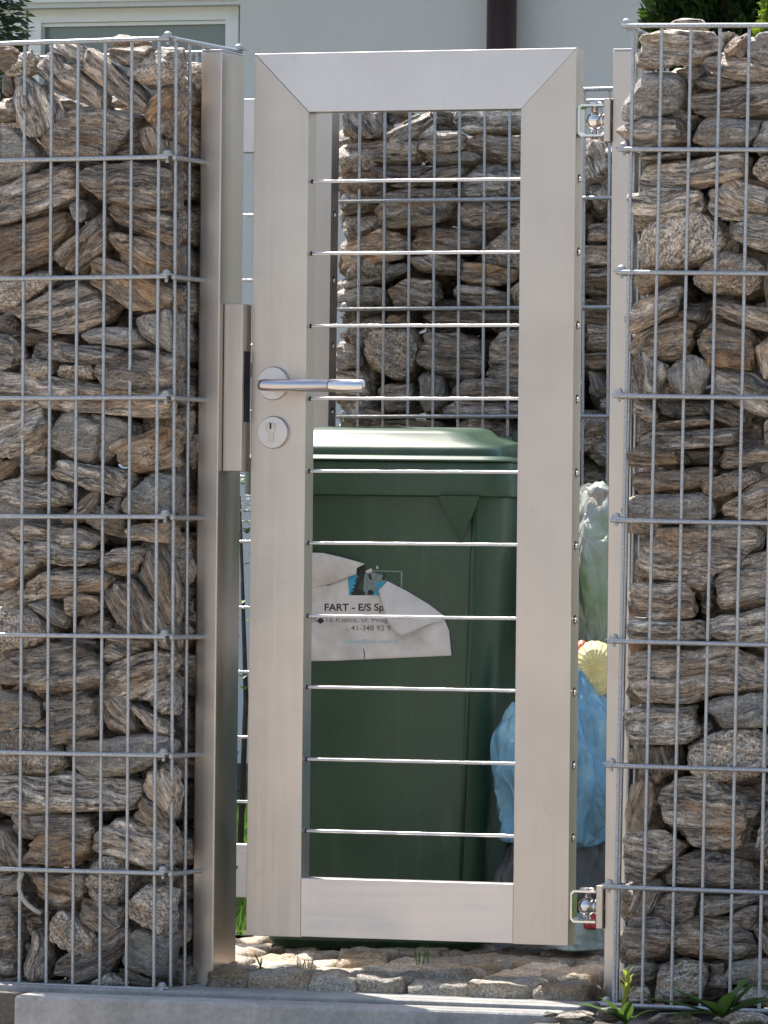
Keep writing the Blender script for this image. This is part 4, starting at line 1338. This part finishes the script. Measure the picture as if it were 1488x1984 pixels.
# bulging upper left part
bul = [(250, 200), (420, 210), (500, 212), (600, 235), (740, 275), (692, 300), (690, 335), (640, 352), (560, 385), (420, 420), (250, 420)]
sheet_part('peeled_edge', bul, lambda x, y: .0025 + .013 * max(0, 1 - ((y - 235 - .06 * (x - 420)) / 170) ** 2) * (1 - .4 * max(0, (x - 560) / 180)), M_PAPER, 6)
# corner folded forward
flap = [(866, 374), (975, 430), (1100, 505), (1216, 592), (1115, 622), (1010, 668), (950, 692), (900, 655), (862, 580), (835, 480), (818, 428)]
def fl(x, y):
    d = ((x - 866) * (592 - 374) - (y - 374) * (1216 - 866)) / -412.0      # distance from the fold line
    return .0035 + .016 * math.sin(min(1, max(0, d) / 220) * 1.9) + .0015 * mnoise.noise((x / 60, y / 60, 7))
sheet_part('folded_corner', flap, fl, M_PBACK, 6)
# print
def text(name, s, zx0, zx1, zyb, height, mat, bold=0.0, lift=.0034):
    cu = bpy.data.curves.new(name, 'FONT')
    cu.body = s; cu.size = 1.0; cu.offset = bold
    o = bpy.data.objects.new(name, cu)
    col.objects.link(o)
    bpy.context.view_layer.update()
    me = bpy.data.meshes.new_from_object(o.evaluated_get(bpy.context.evaluated_depsgraph_get()))
    bpy.data.objects.remove(o)
    n = len(me.vertices)
    co = np.empty(n * 3); me.vertices.foreach_get('co', co); co = co.reshape(-1, 3)
    x0, x1, h = co[:, 0].min(), co[:, 0].max(), 0.73
    out = []
    for x, y, _ in co:
        zx = zx0 + (x - x0) / (x1 - x0) * (zx1 - zx0)
        zy = zyb - y / h * height
        out.append(on_bin(zx, zy, wav(zx, zy) + .0005)[:])
    me.vertices.foreach_set('co', np.array(out).ravel())
    me.materials.clear(); me.materials.append(mat)
    return link(name, me, None, stick)
text('lettering', 'FART - E/S Sp', 503, 846, 545, 42, M_INK, 0.022)
text('lettering', '25-616 Kielce, ul. Poag', 415, 868, 611, 27, M_GREY, 0.004)
text('lettering', 'TEL.', 622, 650, 663, 13, M_GREY)
text('lettering', '41-348 92 9', 656, 884, 660, 32, M_GREY, 0.006)
text('lettering', 'odpady@fart-eispol.pl', 618, 925, 732, 23, M_PALEB, 0.004)
def patch(name, poly, mat, lift=.0005):
    return sheet_part(name, poly, lambda x, y: wav(x, y) + lift, mat, 3, thick=0)
patch('logo_panel', [(637, 345), (700, 335), (660, 454), (644, 454)], M_BLUE)
patch('logo_panel', [(690, 340), (700, 296), (738, 285), (735, 330), (722, 372), (705, 380), (696, 420), (735, 440), (730, 456), (650, 456)], M_INK)
patch('logo_panel', [(735, 330), (780, 320), (850, 345), (860, 380), (800, 395), (835, 400), (820, 456), (740, 456), (725, 420)], plain('scratched_sticker', (0.20, 0.27, 0.26), 0.7, var=.3, scale=200))
patch('logo_panel', [(800, 382), (858, 376), (824, 420), (795, 408)], M_BLUE, .0008)
patch('logo_panel', [(790, 430), (822, 425), (820, 455), (785, 455)], M_BLUE, .0008)
patch('logo_panel', [(755, 335), (768, 330), (778, 368), (762, 366)], M_INK, .0008)
patch('logo_panel', [(832, 362), (845, 332), (853, 335), (852, 372)], M_INK, .0008)
patch('logo_panel', [(752, 430), (770, 422), (790, 440), (780, 455), (752, 452)], M_INK, .0008)
patch('ink_blot', [(462, 598), (478, 586), (494, 592), (496, 612), (480, 620), (464, 612)], M_INK, .0010)
M_RES = plain('glue_residue', (0.24, 0.32, 0.28), 0.8)
for pl in ([(775, 312), (940, 316), (952, 328), (950, 322), (938, 322), (775, 318)], [(942, 322), (952, 328), (950, 410), (942, 410)]):
    patch('glue_line', pl, M_RES, -.0006)
for pl in ([(800, 285), (812, 290), (815, 302), (803, 305)], [(740, 315), (775, 300), (778, 318), (745, 332)]):
    patch('paper_scrap', pl, M_PAPER, .0002)
tearm = [(726, 764), (731, 764), (737, 800), (733, 826), (728, 826), (731, 800)]
patch('tear', tearm, plain('tear_dark', (0.05, 0.07, 0.06), 0.9), .0005)

# ------------------------------------------------------------------ rubbish bags
def bag_mat(name, c, trans, rough=0.16, stops=None):
    m = NT(name)
    v = m.coords(rand=True)
    n = m.noise(v, 9, 4, 0.6)
    m.l(m.ramp(n, stops or [(0.3, tuple(x * .7 for x in c)), (0.55, c), (0.72, tuple(min(.9, x * 1.3 + .12) for x in c))]), m.b.inputs['Base Color'])
    m.set(Roughness=rough, Transmission_Weight=trans, IOR=1.15, Specular_IOR_Level=0.7)
    wv = m.n('ShaderNodeTexVoronoi', feature='DISTANCE_TO_EDGE'); wv.inputs['Scale'].default_value = 1.0
    m.l(m.coords((30, 30, 11), rot=(.2, .5, .3)), wv.inputs['Vector'])
    m.l(m.bump(wv.outputs[0], 0.8, 0.03), m.b.inputs['Normal'])
    return m.mat
def bag(name, label, cat, px, py, Y, w, d, h, mat, seed, knot=True, crease=0.06):
    c = at_depth(px, py, Y)
    V, F = ICO[5]
    P = V.copy()
    s = np.array([seed * 3.1, seed * 1.7, seed * 5.3])
    r = 1 + 0.22 * fbm(V * 1.3 + s, 2) + crease * (1 - np.abs(fbm(V * np.array([2.6, 2.6, 1.2]) + s, 2))) ** 2 - 0.05
    P = P * r[:, None]
    P[:, 2] = np.where(P[:, 2] < -0.55, -0.55 - (P[:, 2] + 0.55) * -0.25, P[:, 2])
    if knot:
        top = np.clip((P[:, 2] - 0.75) / 0.35, 0, 1)
        P[:, 0] *= 1 - 0.45 * top; P[:, 1] *= 1 - 0.45 * top; P[:, 2] += 0.18 * top
    P *= np.array([w / 2, d / 2, h / 1.75])
    me = from_np(name, P, F)
    me.materials.append(mat)
    o = link(name, me, None, loc=c)
    return tag(o, label, cat)
bag('rubbish_bag', 'light blue plastic rubbish bag slumped between bin and hinge post', 'rubbish bag', 1082, 1520, 10.52, .24, .22, .30, bag_mat('blue_bag_film', (0.26, 0.52, 0.72), 0.25), 2, crease=.22)
bag('rubbish_bag', 'clear greenish rubbish bag on top of the blue bag', 'rubbish bag', 1165, 1138, 10.82, .17, .2, .29, bag_mat('clear_bag_film', (0.46, 0.58, 0.38), 0.35, .15, [(.3, (.30, .45, .22)), (.45, (.50, .60, .45)), (.6, (.62, .66, .62)), (.72, (.60, .38, .20))]), 5, False, .2)
bag('rubbish_bag', 'grey rubbish bag squashed under the light blue bag', 'rubbish bag', 1120, 1725, 10.55, .26, .2, .20, bag_mat('grey_bag_film', (0.14, 0.15, 0.155), 0.1, .35), 8, False, .12)
bag('rubbish_bag', 'whitish crumpled bag on the paving under the lower hinge', 'rubbish bag', 1135, 1812, 10.46, .16, .12, .07, bag_mat('white_bag_film', (0.55, 0.68, 0.66), 0.2, .3), 4, False, .12)
# yellow pleated packet and orange cap between the bags
yc_ = at_depth(1152, 1292, 10.50)
yb = bmesh.new()
n = 44
r0 = [yb.verts.new((0, -.012, 0))]
rings = []
for j, (rr, yy) in enumerate(((.012, -.012), (.026, -.008), (.038, .004), (.044, .022), (.040, .05))):
    rings.append([yb.verts.new((rr * math.cos(6.2832 * k / n) * (1 + .03 * (k % 2)), yy + (.0022 if k % 2 else 0), rr * 1.15 * math.sin(6.2832 * k / n) * (1 + .03 * (k % 2)))) for k in range(n)])
for k in range(n): yb.faces.new((r0[0], rings[0][(k + 1) % n], rings[0][k]))
for j in range(4):
    for k in range(n): yb.faces.new((rings[j][k], rings[j][(k + 1) % n], rings[j + 1][(k + 1) % n], rings[j + 1][k]))
yb.faces.new(rings[-1])
bmesh.ops.recalc_face_normals(yb, faces=yb.faces)
tag(link('pleated_packet', bm_mesh('pleated_packet', yb), plain('yellow_foil', (0.78, 0.70, 0.34), 0.3, var=.15), loc=yc_, rot=(R(-12), R(10), 0)), 'round yellow pleated packet lying on the blue rubbish bag', 'packet')
ob_ = bag('carton', 'orange red packaging beside the yellow pleated packet', 'packaging', 1122, 1308, 10.53, .05, .06, .10, plain('orange_card', (0.55, 0.10, 0.03), 0.5), 6, False, .03)
bag('wrapper', 'small red and white wrapper on the whitish crumpled bag', 'wrapper', 1150, 1788, 10.40, .034, .02, .03, plain('red_print', (0.45, 0.04, 0.05), 0.4, var=.6, scale=60), 9, False, .15)

# plastic pipe caught in the left gabion
pp = [LF.on(x, y, .002 + .001 * k) for k, (x, y) in enumerate(((44, 1690), (38, 1705), (37, 1722), (43, 1740), (53, 1752), (66, 1762), (80, 1770)))]
po = tube('plastic_pipe', plain('pale_plastic', (0.36, 0.34, 0.29), 0.5), None, [LF.m @ q for q in pp], .0042, 10)
tag(po, 'thin bent grey plastic pipe curling out of the schist near the ground', 'pipe')

# ------------------------------------------------------------------ plants
def leaf_mat(name, c, c2, trans=0.35):
    m = NT(name)
    v = m.coords()
    n = m.noise(v, 30, 3, 0.6)
    m.l(m.mix(m.maprange(n, 0.3, 0.7, 0, 1), c, c2), m.b.inputs['Base Color'])
    m.set(Roughness=0.5)
    tr = m.n('ShaderNodeBsdfTranslucent'); tr.inputs['Color'].default_value = (c2[0] * 1.6, c2[1] * 1.6, c2[2], 1)
    ms = m.n('ShaderNodeMixShader'); ms.inputs[0].default_value = trans
    out = m.t.nodes['Material Output']
    m.l(m.b.outputs[0], ms.inputs[1]); m.l(tr.outputs[0], ms.inputs[2]); m.l(ms.outputs[0], out.inputs[0])
    return m.mat
M_LEAF = leaf_mat('weed_leaf', (0.045, 0.09, 0.022), (0.075, 0.14, 0.035))
M_LEAFY = leaf_mat('yellow_green_stem', (0.16, 0.20, 0.03), (0.24, 0.28, 0.05), .5)
M_GRASS = leaf_mat('grass_blade', (0.045, 0.095, 0.016), (0.08, 0.155, 0.028), .4)
M_DRY = leaf_mat('dry_grass', (0.24, 0.21, 0.10), (0.34, 0.30, 0.15), .3)
M_THUJA = leaf_mat('thuja_leaf', (0.012, 0.030, 0.008), (0.035, 0.068, 0.014), .3)
M_SPRUCE = leaf_mat('spruce_needle', (0.018, 0.030, 0.016), (0.045, 0.062, 0.03), .15)
M_BARK = plain('bark', (0.07, 0.05, 0.035), 0.9, var=.3, scale=30, bump=.6, bdist=.01)
def leaf_bm(bm, base, direction, length, width, bend=0.3, lobes=0, seg=8, up=Vector((0, 0, 1))):
    d = Vector(direction).normalized()
    side = d.cross(up)
    if side.length < .1: side = Vector((1, 0, 0))
    side.normalize()
    nrm = side.cross(d).normalized()
    prev = None
    p = Vector(base)
    for i in range(seg + 1):
        t = i / seg
        w = width * math.sin(math.pi * min(1, t * .92 + .06)) ** .8 * (1 + (.35 * math.sin(t * lobes * 6.283) if lobes else 0))
        c = p + d * (length * t) - nrm * 0 + Vector((0, 0, -bend * length * t * t))
        l_, m_, r_ = bm.verts.new(c - side * w / 2 + nrm * w * .12), bm.verts.new(c), bm.verts.new(c + side * w / 2 + nrm * w * .12)
        if prev:
            bm.faces.new((prev[0], prev[1], m_, l_)); bm.faces.new((prev[1], prev[2], r_, m_))
        prev = (l_, m_, r_)
    return bm
def weed(name, label, px, py, Y, leaves, mat=M_LEAF, stems=(), stem_mat=None):
    base = at_depth(px, py, Y)
    e = empty(name, label, 'weed', loc=base)
    for (dx, dy, dz, L_, W_, b_, lo_) in leaves:
        bm = leaf_bm(bmesh.new(), (0, 0, 0), (dx, dy, dz), L_, W_, b_, lo_)
        link('leaf', bm_mesh('leaf', bm), mat, e, True)
    for pts, r_ in stems:
        link('stem', bm_mesh('stem', tube_bm(pts, r_, 6)), stem_mat or mat, e, True)
    return e
# flowering weed at the foot of the hinge post
w1 = weed('weed', 'leafy weed with bright yellow-green flower stalk at the foot of the hinge post', 1212, 1984, 9.62,
     [(-.8, .1, .55, .10, .028, .25, 3), (-.6, -.2, .8, .075, .03, .2, 2), (.6, -.1, .5, .07, .024, .3, 2), (.1, -.3, .9, .05, .022, .2, 0), (-.3, -.3, .5, .06, .02, .3, 2)], M_LEAF,
     [([(0, 0, -.02), (-.004, 0, .03), (.002, 0, .06), (.001, 0, .085)], [.003, .003, .0045, .003])], M_LEAFY)
for k in range(9):
    a = k * 2.4
    bm = leaf_bm(bmesh.new(), (.001 + .004 * math.cos(a), .004 * math.sin(a), .05 + .004 * k), (math.cos(a) * .5, math.sin(a) * .5, .8), .018, .007, .2)
    link('flower_bud', bm_mesh('flower_bud', bm), M_LEAFY, w1, True)
weed('weed', 'broad-leaved dandelion growing under the right gabion mesh', 1400, 1972, 9.60,
     [(-.85, .1, .62, .095, .036, .15, 0), (-1.1, .0, .7, .10, .028, .05, 0), (.45, .1, .85, .10, .040, .2, 3), (.75, -.1, .6, .10, .04, .3, 0), (-.9, -.2, .3, .09, .036, .3, 3), (.2, -.3, .8, .06, .034, .2, 0), (-1, 0, .35, .13, .026, .1, 0), (.9, .2, 1, .09, .03, .05, 3), (.9, .1, .5, .1, .04, .2, 2), (-.5, -.3, .6, .07, .04, .3, 0)])
weed('weed', 'small single-leaf seedling on the sunlit setts', 505, 1878, 10.12, [(-.35, -.1, .9, .036, .013, .1, 0), (.2, 0, 1, .028, .004, .05, 0), (.05, .1, 1, .022, .003, .05, 0)])
random.seed(3)
for (px, py, Y, n, h, lab, mt) in ((820, 1866, 10.12, 12, .042, 'thin green grass tuft in the joint of the shaded setts', M_GRASS), (590, 1872, 10.12, 14, .024, 'short dry grass tuft at the edge of the sunlit setts', M_DRY)):
    e = empty('grass_tuft', lab, 'grass', loc=at_depth(px, py, Y))
    for k in range(n):
        a = random.uniform(0, 6.28)
        bm = leaf_bm(bmesh.new(), (random.uniform(-.012, .012), random.uniform(-.01, .01), -.004), (math.cos(a) * .3, math.sin(a) * .3, 1), h * random.uniform(.5, 1.1), .0022, .1, seg=4)
        link('blade', bm_mesh('blade', bm), mt, e)
# loose stones at the foot of the right gabion
for i, (px, py, w, h, c) in enumerate(((1300, 1978, 95, 34, 'b'), (1430, 1980, 110, 32, 'r'), (1180, 1968, 60, 24, 'g'), (1110, 1975, 70, 24, 'd'), (1060, 1968, 30, 16, 'g'))):
    fr = Frame(px, py, 9.62, R(10), z=0)
    pl = [fr.on(px + w / 2 * math.cos(a), py + h / 2 * math.sin(a), 0) for a in (0.1, .9, 1.6, 2.3, 3.2, 4.0, 4.8, 5.6)]
    pts, F, cen = stone_shape(np.array([(q.x, q.z) for q in pl]), .06, c)
    me = from_np('loose_stone', pts, F); me.materials.append(STONE[c])
    o = link('loose_stone', me, None)
    fr.apply(o); o.location = fr.m @ Vector((cen[0], .03, cen[1]))
    tag(o, ['banded brown loose stone lying below the right gabion mesh', 'granular loose stone lying among the dandelion leaves', 'small grey loose stone behind the flowering weed', 'dark loose stone between kerb end and hinge post', 'tiny grey pebble at the end of the kerb'][i], 'stone')

# lawn grass (only the strip near the gap shows)
def blades(name, x0, x1, y0, y1, n, h, mat, fr):
    b = rng.uniform((x0, y0), (x1, y1), (n, 2))
    a = rng.uniform(0, 6.28, n); hh = h * rng.uniform(.5, 1.2, n); w = .004
    lean = rng.normal(0, .35, (n, 2)) * hh[:, None]
    V = np.zeros((n, 3, 3))
    V[:, 0] = np.c_[b[:, 0] - w * np.cos(a), b[:, 1] - w * np.sin(a), np.zeros(n)]
    V[:, 1] = np.c_[b[:, 0] + w * np.cos(a), b[:, 1] + w * np.sin(a), np.zeros(n)]
    V[:, 2] = np.c_[b + lean, hh]
    me = from_np(name, V.reshape(-1, 3), np.arange(n * 3).reshape(-1, 3), False)
    me.materials.append(mat)
    o = link(name, me, None, loc=(fr.o.x, fr.o.y, -.041), rot=(0, 0, -fr.theta))
    return tag(o, 'short green lawn grass between the yard and the house', 'grass', kind='stuff')
blades('lawn_grass', -2.6, 1.6, 1.36, 7.6, 60000, .05, M_GRASS, SF)

# garden plant with white blossom behind the latch side
gp = empty('flowering_shrub', 'low garden shrub with white blossom seen between post and gate', 'shrub', loc=Vector((at_depth(466, 1500, 13.6).x, 13.6, -.04)))
sp_ = tube('stem', M_BARK, gp, [(0, 0, 0), (.01, 0, .4), (-.01, 0, .86)], [.008, .006, .003], 7)
lb_, fb_ = bmesh.new(), bmesh.new()
random.seed(21)
for k in range(46):
    z = random.uniform(.28, .9)
    a = random.uniform(0, 6.28)
    rr = random.uniform(.0, .05)
    leaf_bm(lb_, (rr * math.cos(a), rr * math.sin(a), z), (math.cos(a), math.sin(a), .3), .04, .022, .4, seg=4)
link('foliage', bm_mesh('foliage', lb_), M_GRASS, gp)
for k in range(12):
    z = random.uniform(.78, .9)
    a = random.uniform(0, 6.28)
    for q in range(5):
        leaf_bm(fb_, (.03 * math.cos(a), .03 * math.sin(a), z), (math.cos(a + q * 1.25), math.sin(a + q * 1.25), .4), .022, .016, .2, seg=3)
link('blossom', bm_mesh('blossom', fb_), plain('white_petal', (.8, .8, .78), .6, bump=0), gp)

# trees
def tree(name, label, base, height, crown_lo, rfun, n, leaf, mat, seed, flat=True, lean=0.0):
    random.seed(seed)
    e = empty(name, label, 'tree', loc=base)
    tr = [(0, 0, -.02)] + [(.01 * math.sin(k * 1.3), .01 * math.cos(k), height * k / 6) for k in range(1, 7)]
    tube('trunk', M_BARK, e, tr, [.07 * (1 - .13 * k) for k in range(7)], 9)
    lm = bmesh.new()
    for k in range(26):
        z = crown_lo + (height - crown_lo) * (k / 26)
        a = k * 2.4
        r = rfun(z / height) * .8
        tube_bm([(0, 0, z), (r * .5 * math.cos(a), r * .5 * math.sin(a), z + .05), (r * math.cos(a), r * math.sin(a), z + (.02 if flat else -.12))], [.012, .008, .003], 5, lm)
    link('limbs', bm_mesh('limbs', lm), M_BARK, e)
    rg = np.random.default_rng(seed)
    z = crown_lo + (height - crown_lo) * rg.random(n) ** .9
    a = rg.uniform(0, 6.283, n)
    rad = np.array([rfun(q / height) for q in z])
    clump = np.array([mnoise.noise((3 * math.cos(q), 3 * math.sin(q), w * 5)) for q, w in zip(a, z)])
    rr = rad * (0.35 + 0.65 * rg.random(n) ** .45) * (1 + .30 * clump)
    keep = clump > -.33
    z, a, rr = z[keep], a[keep], rr[keep]; m = len(z)
    P = np.c_[rr * np.cos(a), rr * np.sin(a), z + (0 if flat else -.25 * rr)]
    out = np.c_[np.cos(a), np.sin(a), np.full(m, .7 if flat else -.25)] + rg.normal(0, .45, (m, 3))
    out /= np.linalg.norm(out, axis=1)[:, None]
    sd = np.cross(out, rg.normal(0, 1, (m, 3))); sd /= np.linalg.norm(sd, axis=1)[:, None]
    L_ = leaf * rg.uniform(.6, 1.3, m)[:, None]; W_ = L_ * (.16 if flat else .10)
    V = np.stack([P - sd * W_, P + out * L_ * .5 - sd * W_ * 1.6, P + out * L_, P + out * L_ * .5 + sd * W_ * 1.6], 1).reshape(-1, 3)
    me = from_np('crown', V, np.arange(m * 4).reshape(-1, 4), False)
    me.materials.append(mat)
    link('crown', me, None, e)
    return e
tb = at_depth(1400, 1500, 13.2); tb.z = -.04
tree('thuja_tree', 'dark green thuja rising behind the right gabion wall', tb, 2.6, .12, lambda t: .34 * (1 - t) ** .6 + .02, 130000, .024, M_THUJA, 5)
tb = at_depth(1585, 1500, 12.6); tb.z = -.04
tree('thuja_tree', 'bright yellow-green thuja beside the dark one behind the right gabion', tb, 2.3, .12, lambda t: .28 * (1 - t) ** .6 + .02, 90000, .022, leaf_mat('golden_thuja_leaf', (.06, .10, .012), (.13, .19, .02), .4), 9)
tb = at_depth(-330, 1500, 14.0); tb.z = -.04
tree('spruce_tree', 'dark spruce branch hanging beside the house window', tb, 4.2, 1.86, lambda t: .62 * (1 - t) ** .8 + .03, 110000, .03, M_SPRUCE, 4, flat=False)
